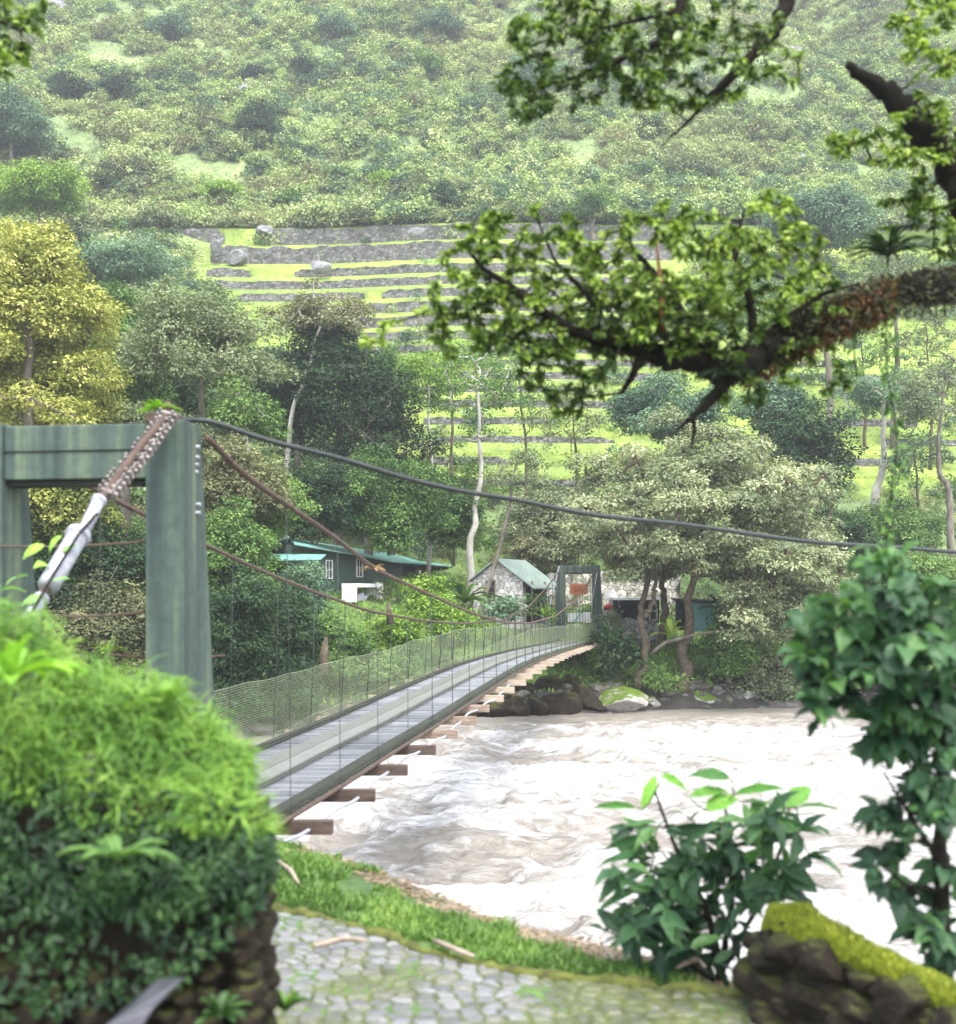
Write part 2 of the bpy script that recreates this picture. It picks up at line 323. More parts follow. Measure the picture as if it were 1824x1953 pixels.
def canopy(mb, lobes, leaf, cov, palette, seed, up=.6, shape='q', jit=.12, base=.5, aspect=.5, thick=.35):
    r = rng(seed)
    for (c, rad, lt) in lobes:
        rad = np.asarray(rad, float); area = 4*math.pi*((rad[0]*rad[1]+rad[0]*rad[2]+rad[1]*rad[2])/3)
        n = max(3, int(cov*area/(leaf*leaf*aspect*.5)*.5/7))
        d = rdir(r, n, -.6); u = 1-thick*r.random(n)**1.5
        u *= 1+.30*(vn(d[:, 0]*2.5+c[0], d[:, 1]*2.5+d[:, 2]*2+c[1], seed)-.5)*2
        cp = c+d*rad*u[:, None]; ct = r.normal(0, jit, n); k = 7
        cp = np.repeat(cp, k, 0); dd = np.repeat(d, k, 0); ct = np.repeat(ct, k); n *= k
        o_ = r.normal(0, 1, (n, 3))*[1, 1, .55]; pos = cp+o_*leaf*.75
        nr = dd*.5+np.array([0, 0, up])+r.normal(0, .42, (n, 3)); dr = o_+dd*.6+np.array([0, 0, -.3])
        t = base+lt+ct+r.normal(0, .07, n)
        s = leaf*r.uniform(.65, 1.35, n)
        leaves(mb, pos, nr, dr, s, s*aspect, pal(t, palette), shape)
def grow(mb, skel, targets, r0, r1, seed, n=5, sag=.1, skelr=None):
    """twigs from the nearest point already grown to every target; returns list of (points)"""
    r = rng(seed); pts = np.array(skel, float); T = np.array(targets, float); left = list(range(len(T))); out = []
    d = np.linalg.norm(T[:, None]-pts[None], axis=2); near = d.argmin(1); dist = d.min(1)
    while left:
        i = min(left, key=lambda k: dist[k]); left.remove(i)
        a = pts[near[i]]; b = T[i]; L = np.linalg.norm(b-a)
        m = max(3, min(7, int(L/.15)+2)); s = np.linspace(0, 1, m)[:, None]
        p = a+(b-a)*s+r.normal(0, .05*L, (m, 3))*np.sin(s*math.pi)+np.array([0, 0, 1])*(-sag*L)*(s*(1-s))
        rr = np.linspace(r0 if L > .5 else (r0+r1)/2, r1, m); mb.tube(p, rr, n)
        out.append(p); k0 = len(pts); new = p[1:]; pts = np.vstack([pts, new])
        if left:
            dd = np.linalg.norm(T[left][:, None]-new[None], axis=2); am = dd.argmin(1); mn = dd.min(1)
            for jj, k in enumerate(left):
                if mn[jj] < dist[k]: dist[k] = mn[jj]; near[k] = k0+am[jj]
    return out
def mklobes(c, r, n, lr, seed, zmin=-.35, flat=.75, shell=(.55, .95), var=.12):
    g = rng(seed); d = rdir(g, n, zmin); u = g.uniform(shell[0], shell[1], n)*(1+.34*(vn(d[:, 0]*1.8+seed, d[:, 1]*1.8+d[:, 2]*2.1, seed+9)-.5)*2)
    out = []
    for i in range(n):
        k = lr*g.uniform(.7, 1.3); out.append((np.asarray(c)+d[i]*np.asarray(r)*u[i], (k, k, k*flat), g.normal(0, var)))
    return out
def tree(label, cat, base, c, r, n, lr, leaf, cov, palette, tr, seed, bark='bark', group=None, name='tree', zmin=-.35, flat=.7, shell=(.5, .92),
         bend=None, tbase=.5, up=.6, limbs=True, limbr=None, shape='q', aspect=.55, var=.12, trunk_top=None, jit=.12, cull=None):
    base = np.asarray(base, float); c = np.asarray(c, float); r = np.asarray(r, float)
    o = empty(name, base, label, cat, group)
    lobes = mklobes(c, r, n, lr, seed, zmin, flat, shell, var)
    if cull: lobes = [l for l in lobes if not cull(l[0][0]/l[0][1]*F+CX, HY-l[0][2]/l[0][1]*F)]   # the crown is lopped where it hung over the path
    tb = MB(); top = trunk_top if trunk_top is not None else c+np.array([0, 0, r[2]*.35])
    mid = bend if bend is not None else [base*.5+np.asarray(top)*.5+np.array([.03, 0, 0])*np.linalg.norm(top-base)]
    ctl = np.array([base-np.array([0, 0, .3])]+list(mid)+[top]); s = np.linspace(0, len(ctl)-1, 14)
    tp = np.stack([np.interp(s, np.arange(len(ctl)), ctl[:, k]) for k in range(3)], 1)
    tp[1:-1] = (tp[:-2]+tp[1:-1]*2+tp[2:])/4
    g = rng(seed+5); tp[1:-1] += g.normal(0, tr*.35, (12, 3))
    tb.tube(tp, np.linspace(tr*1.25, tr*.35, 14), 9)
    if limbs:
        hi = tp[len(tp)//2:] if np.linalg.norm(top-base) > r[2]*1.2 else tp[4:]
        grow(tb, hi, [l[0] for l in lobes], limbr or tr*.4, tr*.1, seed+2, 5)
    tb.build('trunk', M[bark], o, True)
    cb = MB(); canopy(cb, lobes, leaf, cov, palette, seed+1, up, shape, jit, tbase, aspect)
    cb.build('crown', M['leaf'], o); return o
def bush(label, c, r, palette, seed, leaf=.16, cov=1.3, n=14, group=None, tbase=.5, shape='q', aspect=.55, name='bush', cat='bush', up=.6, lr=None):
    """a shrub: short stems under a low dense crown; c is the centre of its crown"""
    c = np.asarray(c, float); r = np.asarray(r, float)
    lr = lr or float(np.mean(r))*.34; g = rng(seed+31); n = int(n*1.7)
    base = c-np.array([0, 0, r[2]*1.1]); o = empty(name, base, label, cat, group)
    lobes = mklobes(c, r, n, lr, seed, -.95, .85, (.3, .98), .13)
    tb = MB(); hub = []
    for i in range(4):
        e_ = c+g.normal(0, .35, 3)*r*[1, 1, .4]; p = np.array([base+g.normal(0, .12, 3)*[1, 1, 0], (base+e_)/2+g.normal(0, .08, 3), e_]); tb.tube(p, [max(.03, lr*.07), max(.02, lr*.05), .015], 5); hub.append(p)
    grow(tb, np.vstack(hub), [l[0] for l in lobes], max(.02, lr*.035), .008, seed+2, 4)
    tb.build('stems', M['bark'], o, True); cb = MB(); canopy(cb, lobes, leaf, cov, palette, seed+1, up, shape, .12, tbase, aspect); cb.build('foliage', M['leaf'], o); return o

# ------------------------------------------------------------------ the lie of the land
ROWS = [(928, 916), (888, 874), (846, 835), (812, 799), (780, 767), (752, 740), (726, 713), (700, 688), (676, 662), (652, 636), (626, 608), (598, 581),
        (570, 556), (547, 533), (524, 510), (498, 468), (462, 433)]
DK = []; prof = [(92., .0754*92)]
dk = 93.5
for i, (b_, t_) in enumerate(ROWS):
    zb = (HY-b_)/F*dk; zt = (HY-t_)/F*dk; DK.append((dk, zb, zt)); prof += [(dk-.03, zb), (dk+.03, zt)]; dk += 2.75
DTOP = dk-2.75; ZTOP = prof[-1][1]
prof += [(DTOP+2, ZTOP+.9), (DTOP+14, ZTOP+10), (DTOP+45, ZTOP+37), (DTOP+110, ZTOP+98), (DTOP+220, ZTOP+210)]
prof = np.array(prof); lin = np.array([(92., .0754*92), (DTOP, ZTOP-.6)]+[tuple(x) for x in prof[-5:]])
def warp(x): return 1.2*np.sin(x*.075+1)+.5*np.sin(.21*x+2)
def shore(x): return np.interp(x, [-60, -40, -17, -9.4, -.3, 5.3, 17.7, 30, 60], [38, 41, 44, 47, 56, 57.5, 61.7, 64, 70])
WATER = -5.5
def hill(x, y):
    d = y+warp(x)
    hz = np.interp(d, prof[:, 0], prof[:, 1]); hl = np.interp(d, lin[:, 0], lin[:, 1])+ (fbm(x/9., y/9., 3)-.5)*2.5
    m = sstep(-34, -28, x)*(1-sstep(60, 75, x)); hz = hl*(1-m)+hz*m
    hz = hz+sstep(DTOP+4, DTOP+22, d)*((fbm(x/26., y/26., 5)-.5)*16+(fbm(x/6., y/6., 6)-.5)*3)
    s = y-shore(x)
    bk = np.interp(s, [-3, 0, 1.2, 4.5, 8, 11.5, 16, 21, 40], [-7.5, -5.7, -4.7, -3.6, -2.9, -2.55, -1.6, -.5, 5.])
    bk = bk+ (1-sstep(0, 4, x))*sstep(5, 12, s)*1.0+(fbm(x/3., y/3., 8)-.5)*.5*sstep(1, 4, s)*(1-sstep(8, 12, s))
    f = sstep(80, 92, d); return bk*(1-f)+hz*f
def edge(x): return np.interp(x, [-12, -5, -2.03, -1.29, -.05, .86, 1.59, 2.66, 6, 12], [17, 14, 12.3, 11.8, 9.8, 8.8, 8.0, 7.3, 6.5, 5.8])
def nearz(x, y):
    s = y-edge(x)+(fbm(x*1.2, y*1.2, 21)-.5)*.5
    return np.interp(s, [-20, -1.2, -.2, .3, 2.5, 6, 30], [-2.33, -2.33, -2.42, -2.62, -4.4, -6.4, -6.8])+(fbm(x*3, y*3, 22)-.5)*.06
def grid(xs, ys, zf, name, mat, tintf, smooth=True):
    X, Y = np.meshgrid(xs, ys); Z = zf(X, Y); mb = MB(); ny, nx = X.shape
    i = np.arange((ny-1)*(nx-1)); r_, c_ = i//(nx-1), i % (nx-1); a = r_*nx+c_
    q = np.stack([a, a+1, a+nx+1, a+nx], 1)
    xc = (X[:-1, :-1]+X[1:, 1:]).ravel()/2; yc = (Y[:-1, :-1]+Y[1:, 1:]).ravel()/2
    mb.add(np.stack([X.ravel(), Y.ravel(), Z.ravel()], 1), quads=q, tint=tintf(xc, yc)); return mb.build(name, mat, None, smooth)
# hillside sheet, its rows following the terraces
dr_ = np.concatenate([np.arange(34, 92, .6), [92], np.concatenate([[a-.05, a+.05, a+.9, a+1.8] for a, _, _ in DK]), np.arange(DTOP+3, DTOP+40, .8), np.arange(DTOP+40, DTOP+215, 3)])
xs_ = np.arange(-120, 131, .9)
DD, XX = np.meshgrid(dr_, xs_, indexing='ij'); YY = DD-warp(XX); ZZ = hill(XX, YY)
ny, nx = XX.shape; i = np.arange((ny-1)*(nx-1)); a = (i//(nx-1))*nx+i % (nx-1)
xc = XX[:-1, :-1].ravel(); yc = YY[:-1, :-1].ravel(); dc = DD[:-1, :-1].ravel()
terr = sstep(88, 93, dc)*(1-sstep(DTOP+1, DTOP+5, dc))*sstep(-33, -28, xc)
gr = pal(fbm(xc/5, yc/3, 31), [(.08, .12, .025), (.155, .22, .035), (.25, .31, .055)])
so = pal(fbm(xc/6, yc/6, 32), [(.09, .13, .05), (.15, .21, .075), (.23, .28, .11)])
bankc = pal(fbm(xc/2, yc/2, 33), [(.04, .05, .025), (.08, .13, .035), (.13, .20, .05)])
low = (1-sstep(80, 90, dc))[:, None]; tt = terr[:, None]
tn = (gr*tt+so*(1-tt))*(1-low)+bankc*low
shr = (1-sstep(1, 4, yc-shore(xc)))[:, None]; tn = tn*(1-shr)+np.array([.035, .032, .026])*shr
mb = MB(); mb.add(np.stack([XX.ravel(), YY.ravel(), ZZ.ravel()], 1), quads=np.stack([a, a+1, a+nx+1, a+nx], 1), tint=tn)
tag(mb.build('hillside', M['hill'], None, True), kind='structure')
# near bank
def ntint(x, y):
    s = y-edge(x); g = pal(fbm(x*2, y*2, 41), [(.035, .05, .02), (.06, .12, .025), (.10, .17, .035)])
    b_ = pal(fbm(x*6, y*9, 42), [(.09, .07, .045), (.22, .18, .13), (.34, .30, .25)])
    k = sstep(-.75, -.15, s+(fbm(x*2.2, y*2.2, 43)-.5)*.9)[:, None]
    return g*(1-k)+b_*k
xs = np.concatenate([np.arange(-40, -4, 1.), np.arange(-4, 5, .07), np.arange(5, 45, 1.)]); ys = np.concatenate([np.arange(-12, 4, 1.), np.arange(4, 14, .07), np.arange(14, 34, 1.)])
tag(grid(xs, ys, nearz, 'ground', M['ground'], ntint), kind='structure')
# river
def wave(x, y):
    u = x*.30+y*.06; v = y*.55
    a_ = 1-abs(2*fbm(u+fbm(x*.2, y*.2, 51)*1.5, v, 52, 4)-1)*1.6
    b_ = fbm(x*.9, y*1.6, 53, 4)-.5
    calm = sstep(1.0, 9.0, shore(x)-y)
    return WATER+(.60*(a_-.6)+.40*b_+.26*(fbm(x*2.2, y*3.4, 57, 4)-.5))*(.12+.88*calm)
def wtint(x, y):
    calm = sstep(1.5, 13, shore(x)-y+(fbm(x*.25, y*.5, 55)-.5)*6)
    f = calm*(.44+.62*(fbm(x*.16+3, y*.35, 56, 3)-.35)+.55*(wave(x, y)-WATER)); f = f-.16*sstep(.46, .62, fbm(x*.12+9, y*.55, 58, 3))
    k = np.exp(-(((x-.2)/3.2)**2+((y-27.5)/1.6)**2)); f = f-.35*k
    f = np.clip(f, 0, 1); return np.stack([f, f, f], 1)
xs = np.concatenate([np.arange(-70, -16, .8), np.arange(-16, 27, .11), np.arange(27, 80, .8)]); ys = np.concatenate([np.arange(6, 17, .8), np.arange(17, 68, .15)])
tag(grid(xs, ys, wave, 'river', M['river'], wtint), kind='structure')
# cobbled path, every stone a raised cell
def cobble(x, y):
    s_ = 8.2; u = x*s_+(vn(x*3, y*3, 61)-.5)*.5; v = y*s_*1.15; iu = np.floor(u).astype(int); iv = np.floor(v).astype(int)
    d1 = np.full(x.shape, 9.); d2 = np.full(x.shape, 9.); cid = np.zeros(x.shape)
    for a_ in (-1, 0, 1):
        for b_ in (-1, 0, 1):
            ja = iu+a_; jb = iv+b_; px_ = ja+.15+.7*hsh(ja, jb, 62); py_ = jb+.15+.7*hsh(ja, jb, 63)
            d = np.hypot(u-px_, v-py_); m = d < d1
            d2 = np.where(m, d1, np.minimum(d2, d)); cid = np.where(m, hsh(ja, jb, 64), cid); d1 = np.where(m, d, d1)
    return d1, d2-d1, cid
def pathz(x, y):
    d1, e, cid = cobble(x, y); f = nearz(x, y)*0-2.315
    return f+.018*sstep(0, .35, e)*(.6+.8*cid)-.012+.012*(fbm(x*2, y*2, 69)-.5)
def ptint(x, y):
    d1, e, cid = cobble(x, y)
    st = pal(cid, [(.085, .087, .09), (.13, .132, .138), (.19, .192, .20), (.13, .125, .112)])
    mo = pal(fbm(x*9, y*9, 65), [(.03, .035, .018), (.07, .085, .022), (.12, .14, .03)])
    mz = fbm(x*1.3, y*1.7, 66)+.16*sstep(0, 1.6, x)
    k = np.clip(1-sstep(.05, .22, e)+sstep(.54, .68, mz)*.75, 0, 1)[:, None]
    return st*(1-k)+mo*k
def pedge(x): return np.interp(x, [-4, -1.52, -.96, -.37, .27, 1.6, 5], [9.9, 9.15, 8.85, 8.1, 7.6, 7.2, 6.3])
xs = np.arange(-3.4, 3.6, .014); ts = np.linspace(0, 1, 330); XG, TG = np.meshgrid(xs, ts); YG = 4.6+(pedge(XG)-4.6)*TG
ny, nx = XG.shape; i = np.arange((ny-1)*(nx-1)); a = (i//(nx-1))*nx+i % (nx-1)
mb = MB(); mb.add(np.stack([XG.ravel(), YG.ravel(), pathz(XG, YG).ravel()], 1), quads=np.stack([a, a+1, a+nx+1, a+nx], 1), tint=ptint(XG[:-1, :-1].ravel(), YG[:-1, :-1].ravel()))
tag(mb.build('path', M['path'], None, True), kind='structure')
# mossy kerb along the path
x = np.linspace(-2.2, 2.0, 60); g = rng(4)
kb = MB(); kp = np.stack([x, pedge(x)+.05+g.normal(0, .01, 60), np.full(60, -2.325)+g.normal(0, .012, 60)], 1); kb.tube(kp, .042*np.ones(60)+g.normal(0, .011, 60), 8)
tag(kb.build('kerb', noisemat('mossy_kerb', [(.3, (.04, .04, .02)), (.5, (.09, .10, .025)), (.7, (.15, .17, .035))], 9, .9, .8, .02), None, True), 'low moss covered kerb between the cobbled path and the grass', 'kerb')
# ================================================================== BRIDGE
TH = math.atan(.15)
RB = np.array([[math.cos(TH), math.sin(TH), 0], [-math.sin(TH), math.cos(TH), 0], [0, 0, 1]])   # columns: local x, y -> world
def redge(d): return -3.885+.150*d
def ledge(d): return redge(d)-1.95
def deckz(d): return np.interp(d, [9, 12, 15.3, 18, 21.5, 25.3, 30.9, 35, 39.5, 47, 54.9, 62, 69, 80], [-2.29, -2.28, -2.26, -2.22, -2.19, -2.12, -2.04, -2.01, -2.04, -2.16, -2.33, -2.48, -2.6, -2.62])
ax = np.array([.15, 1, 0])/math.hypot(.15, 1); cr = np.array([ax[1], -ax[0], 0])     # along and across the bridge
def sm(x, y, n=120, a=None):
    """smooth curve through control values"""
    t = np.linspace(x[0], x[-1], n); v = np.interp(t, x, y)
    for _ in range(6): v[1:-1] = (v[:-2]+2*v[1:-1]+v[2:])/4
    return t, v
br = empty('suspension_bridge', (-2.9, 11, -2.3), 'long wooden suspension footbridge with green concrete portals and netted sides crossing the brown river', 'bridge')
g = rng(11)
db = MB(); y = 10.2
while y < 70:
    wd = .17; gap = g.uniform(.022, .045); z = deckz(y)-.02+g.normal(0, .004); xl, xr = ledge(y)+g.normal(0, .012), redge(y)+g.normal(0, .012)
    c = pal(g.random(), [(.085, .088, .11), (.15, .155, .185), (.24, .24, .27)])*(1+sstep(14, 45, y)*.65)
    sl = -(xr-xl)*.15*.0
    c4 = []
    for (xx, yy) in ((xl, y), (xl, y+wd-gap), (xr, y), (xr, y+wd-gap)):
        for zz in (-.035, .0): c4.append((xx, yy+(.0 if xx == xl else -.02), z+zz))
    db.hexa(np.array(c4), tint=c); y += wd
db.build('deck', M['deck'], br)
def rail_strip(off0, off1, zoff, th, nm, mat, tint=None):
    m = MB(); yy = np.arange(10.3, 69.4, .9)
    for a_, b_ in zip(yy[:-1], yy[1:]):
        v = []
        for q in (a_, b_):
            for o_ in (off0, off1):
                for z_ in (0, th): v.append((redge(q)+o_, q, deckz(q)+zoff+z_))
        v = np.array(v); m.hexa(v[[0, 1, 2, 3, 4, 5, 6, 7]], tint=tint)
    return m.build(nm, mat, br)
for a_, b_, t_ in ((-1.44, -1.16, (.13, .13, .15)), (-1.145, -.87, (.17, .17, .195)), (-.84, -.805, (.05, .05, .055))):
    rail_strip(a_, b_, .002, .045 if b_ > -.81 else .035, 'running_board', M['deck'], t_)
rail_strip(-.16, -.0, .002, .07, 'edge_board', M['dark']); rail_strip(-1.95, -1.85, .002, .06, 'edge_board', M['dark'])
BY = np.arange(12.9, 68.5, 1.95)
for k, yb in enumerate(BY):
    m = MB(); z = deckz(yb)-.125; h = .14
    R = RB; c = np.array([(ledge(yb)+redge(yb))/2, yb, z]); m.box(c, (1.95+.9+g.normal(0, .04), .13, h), None)
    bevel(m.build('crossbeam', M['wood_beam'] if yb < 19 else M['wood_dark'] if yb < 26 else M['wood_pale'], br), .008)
for off in (.03, -1.98):
    m = MB(); yy = np.linspace(10.3, 69, 90); m.tube(np.stack([redge(yy)+off, yy, deckz(yy)-.03], 1), .026, 6); m.build('deck_cable', M['rust'], br, True)
m = MB(); yy = np.linspace(11, 30, 50); m.tube(np.stack([redge(yy)+.22+.05*np.sin(yy), yy, deckz(yy)-.10-.05*np.sin(yy*1.6)**2], 1), .02, 6); m.build('guy_wire', M['steel'], br, True)
# main cables
RC = ([10.95, 11.5, 13.1, 14.75, 16.7, 19.75, 25, 29.9, 35.6, 44, 54.2, 62, 69], [1.36, 1.12, .88, .65, .32, .05, -.40, -.70, -.86, -.81, -.27, .45, 1.36])
LC = ([10.95, 13.1, 15.8, 18, 20.7, 24.3, 29.4, 35.4, 44.5, 53, 61, 69], [1.38, .99, .6, .31, .01, -.34, -.64, -.87, -.96, -.55, .3, 1.36])
cables = []
for (ys, zs), off in ((RC, 0.), (LC, -1.9)):
    t, z = sm(ys, zs, 240); p = np.stack([redge(t)+off+(-.12*np.exp(-(t-10.95)/1.0)), t, z], 1); cables.append(p)
    m = MB(); m.tube(p, .028, 8); m.build('main_cable', M['rust'], br, True)
for j, off in enumerate((0., -1.9)):
    for k, yb in enumerate(BY):
        i_ = np.abs(cables[j][:, 1]-yb).argmin(); zt = cables[j][i_][2]; zb = deckz(yb)-.05; x0 = redge(yb)+(.03 if j == 0 else -1.98)
        m = MB(); m.tube([(x0, yb, zb), ((x0+cables[j][i_][0])/2+.01, yb, (zb+zt)/2), (cables[j][i_][0], yb, zt)], .0042 if yb < 20 else .007 if yb < 32 else .012, 5); m.build('hanger', M['black'], br, True)
# side nets: woven strips with open meshes
for off, top in ((.04, .98), (-1.99, .98)):
    m = MB(); yy = np.arange(11.6, 68.6, .045); n = len(yy); g = rng(5+int(off))
    tz = top+.02*np.sin(yy*.9)+.02*np.sin(yy*.37+1)-.025*np.abs(np.sin(yy*math.pi/1.95))
    nf = .55 if off > 0 else 1.; X0 = redge(yy)+off; Zb = deckz(yy)-.02; wd = nf*np.interp(yy, [11, 20, 32, 50, 69], [.0045, .007, .012, .022, .028])
    wob = .0*yy
    v = np.stack([np.stack([X0, yy-wd/2, Zb], 1), np.stack([X0, yy+wd/2, Zb], 1), np.stack([X0+wob, yy+wd/2, Zb+tz], 1), np.stack([X0+wob, yy-wd/2, Zb+tz], 1)], 1)
    m.add(v.reshape(-1, 3), quads=np.arange(n*4).reshape(-1, 4))
    y2 = np.arange(11.6, 68.6, .3); 
    for k in range(29):
        f = k/28.; z0 = np.interp(y2, yy, Zb+tz*f); x0 = redge(y2)+off+np.interp(y2, yy, wob)*f; hw = nf*np.interp(y2, [11, 20, 32, 50, 69], [.0016, .0025, .004, .007, .009])*(1 if k < 28 else 1.8)
        v = np.concatenate([np.stack([x0, y2, z0-hw], 1), np.stack([x0, y2, z0+hw], 1)]); q = np.arange(len(y2)-1); L = len(y2)
        m.add(v, quads=np.stack([q, q+1, q+1+L, q+L], 1))
    m.build('side_net', M['net'], br)
# portals
def colmesh(R, c, w0, t0, w1, t1, z0, z1, sx, cx=0):
    """tapering column: w/t at foot (0) and head (1); sx leans the outer face outward"""
    v = []
    for (w_, t_, z, o) in ((w0, t0, z0, sx), (w1, t1, z1, 0)):
        for a_ in (-1, 1):
            for b_ in (0, 1):
                v.append((cx+a_*w_/2+o, b_*t_, z))
    v = np.array(v)[[0, 4, 1, 5, 2, 6, 3, 7]]; return v@np.asarray(R).T+c
def portal(c, wc, wide, thick, z0, z1, splay, lint, name):
    o = empty('portal', c, None, None); o.parent = br; o.location = Vector(c)-br.location
    for sx in (-1, 1):
        m = MB(); w1 = wide; w0 = wide*(1.0 if splay == 0 else 1.55); cx = sx*wc/2
        m.hexa(colmesh(RB, np.array(c), w0, thick*2.5, w1, thick, z0-c[2], z1-c[2], sx*(w0-w1)/2, cx)); bevel(m.build('column', M['concrete'], o), .012)
    m = MB(); m.box(np.array([0, thick*.5, z1-c[2]-lint/2-.02])@RB.T+np.array(c), (wc-wide-.0, thick*.82, lint), RB); bevel(m.build('lintel', M['concrete'], o), .012)
    m = MB(); m.box(np.array([0, thick*.5, z1-c[2]-lint-.045])@RB.T+np.array(c), (wc-wide-.02, thick*.6, .05), RB); m.build('lintel_dark_strip', M['dark'], o)  # dark strip along the underside of the lintel
    m = MB(); m.box(np.array([0, thick*.09-.004, z1-c[2]-lint*.52])@RB.T+np.array(c), (wc-wide-.02, .012, .012), RB); m.build('board_joint', M['dark'], o)
    return o
RC_ = RB
rn = np.array([(350-CX)/F*10.7, 10.7, 0])       # right front corner of the near right column
wn = 1.66; cn = rn-np.array(RB@np.array([.17, 0, 0]))-np.array(RB@np.array([wn/2, 0, 0]))
portal((cn[0], cn[1], -2.6), wn, .345, .40, -2.9, 1.475, 0, .47, 'near')
portal((5.53, 69.2, -3.0), 1.93, .40, .5, -3.6, 1.53, 1, .40, 'far')
for k in range(6):
    q_ = P(374+rng(k).uniform(-3, 3), (852, 872, 886, 900, 962, 978)[k], 10.98); m = MB(); m.tube([q_-[.01, 0, 0], q_+[.03, 0, 0]], .016, 8); m.build('bolt', M['steel'], br)
# saddle on the near column head, and the anchor cable with its clips going down behind the hedge
m = MB(); hp = P(312, 797, 10.85); m.box(hp+[0, 0, -.01], (.22, .3, .07), RB); m.tube([hp+[0, -.05, 0], hp+[.03, 0, .10], hp+[.06, .1, .0]], .05, 8); m.build('saddle', M['rust'], br)
A = [P(318, 792, 10.62), P(285, 830, 10.35), P(235, 895, 10.0), P(203, 940, 9.8), P(178, 965, 9.6), P(150, 1020, 9.3), P(120, 1075, 9.0), P(90, 1120, 8.8), P(62, 1165, 8.6), P(20, 1230, 8.2), P(-40, 1330, 7.6)]
m = MB(); m.tube(A, .035, 8); m.build('anchor_cable', M['rust'], br, True)
m = MB()
for s in np.linspace(0, 1, 17):
    q = np.array(A[0])*(1-s)+np.array(A[3])*s+[0, 0, -.02*math.sin(s*3.1)]; d = nrmz(np.array(A[3])-np.array(A[0]))
    e = nrmz(np.cross(d, [0, 1, 0])); f_ = np.cross(d, e); a = rng(int(s*99)).uniform(-.5, .5)
    e2 = e*math.cos(a)+f_*math.sin(a); f2 = np.cross(d, e2); R = np.stack([e2, f2, d], 1)
    m.box(q+e2*.02, (.145, .07, .030), R)
    for s2 in (-1, 1): m.tube([q+e2*.055*s2-f2*.06, q+e2*.055*s2+f2*.06], .012, 6)
    m.tube([q-e2*.06-f2*.03, q-f2*.08, q+e2*.06-f2*.03], .012, 6)
m.build('cable_clips', M['chip'], br)
for (a_, b_, r_) in (((190, 952), (160, 1012), .048), ((152, 1016), (92, 1118), .075), ((80, 1140), (55, 1178), .045)):
    m = MB(); pa = P(a_[0], a_[1], np.interp(a_[1], [940, 1330], [9.75, 7.6])); pb = P(b_[0], b_[1], np.interp(b_[1], [940, 1330], [9.75, 7.6]))
    m.tube([pa, pa*.5+pb*.5, pb], r_, 12); m.tube([pa*.97+pb*.03, pa*.9+pb*.1], r_*1.25, 12); m.build('cable_sleeve', M['steel'], br, True)
# wires seen through the near portal
for (pa, pb) in ((P(-60, 1040, 10.9), P(285, 1032, 10.9)), (P(60, 1172, 10.9), P(285, 1166, 10.9)), (P(200, 1248, 10.6), P(430, 1250, 11.9))):
    m = MB(); s = np.linspace(0, 1, 9)[:, None]; m.tube(pa*(1-s)+pb*s+np.array([0, 0, -.03])*np.sin(s*3.14), .011, 5); m.build('rail_wire', M['rust'], br, True)
# stay at the far portal
m = MB(); m.tube([P(1067, 1080, 68.6), P(1052, 1140, 68), P(1044, 1192, 67)], .035, 6); m.build('stay_wire', M['steel'], br, True)
m = MB(); m.tube([P(1139, 1092, 68.9), P(1131, 1140, 68.6), P(1127, 1180, 68.4)], .022, 6); m.build('stay_wire', M['steel'], br, True)
# overhead telephone cable
c = [(300, 786, 11.6), (340, 796, 11.2), (372, 801, 10.95), (430, 812, 11.0), (560, 852, 11.2), (730, 900, 11.6), (900, 940, 12), (1050, 968, 12.4), (1200, 989, 12.8), (1400, 1015, 13.3), (1600, 1037, 13.8), (1824, 1055, 14.4), (2100, 1066, 15.5), (2500, 1062, 17)]
p = np.array([P(*q) for q in c]); s = np.arange(len(p)); t = np.linspace(0, len(p)-1, 160); p = np.stack([np.interp(t, s, p[:, k]) for k in range(3)], 1)
for _ in range(8): p[1:-1] = (p[:-2]+2*p[1:-1]+p[2:])/4
p[:, 2] += .012*np.sin(t*3.1)
m = MB(); m.tube(p, .024, 8); tag(m.build('overhead_cable', M['black'], None, True), 'thick black overhead cable running from the near portal top across the whole picture', 'cable')
m = MB(); p2 = p.copy(); p2[:, 2] += -.045*np.sin(np.linspace(0, 3.14, len(p)))-.01; p2[:, 1] += .2; m.tube(p2, .003, 4); tag(m.build('thin_wire', M['black'], None, True), 'hair thin wire sagging just under the thick black overhead cable', 'wire')
# sign on the far portal
sg = empty('hanging_sign', P(1104, 1122, 69.0), 'small orange wooden sign hung in the opening of the far portal', 'sign')
m = MB(); m.box(P(1104, 1124, 69.0), (.94, .05, .56), RB); bevel(m.build('board', M['sign'], sg), .01)
m = MB()
for z_, ws in ((.12, (.16, .3)), (.0, (.5,)), (-.12, (.22, .12))):
    x0 = -.3
    for w_ in ws:
        m.box(P(1104, 1124, 69.0)+RB@np.array([x0+w_/2+.02, -.032, z_]), (w_, .006, .045), RB); x0 += w_+.06
m.build('lettering', M['signtext'], sg)
for s_ in (-.4, .4):
    m = MB(); q = P(1104, 1124, 69.0)+RB@np.array([s_, 0, .28]); m.tube([q, q+[0, 0, .75]], .012, 4); m.build('chain', M['dark'], sg)
# small things just behind the far portal
m = MB(); a_ = P(1093, 1186, 70.5); m.box(P(1098, 1178, 70.5), (.9, .1, .5), RB); m.box(P(1120, 1178, 70.6), (.45, .1, .6), RB); tag(bevel(m.build('gate', M['white'], None)), 'low white board gate standing behind the far portal', 'gate')
m = MB(); m.tube([P(1094, 1188, 70.1), P(1108, 1168, 70.1)], .06, 6); tag(m.build('plank', M['teal'], None), 'pale green plank leaning on the white gate under the far portal', 'plank')
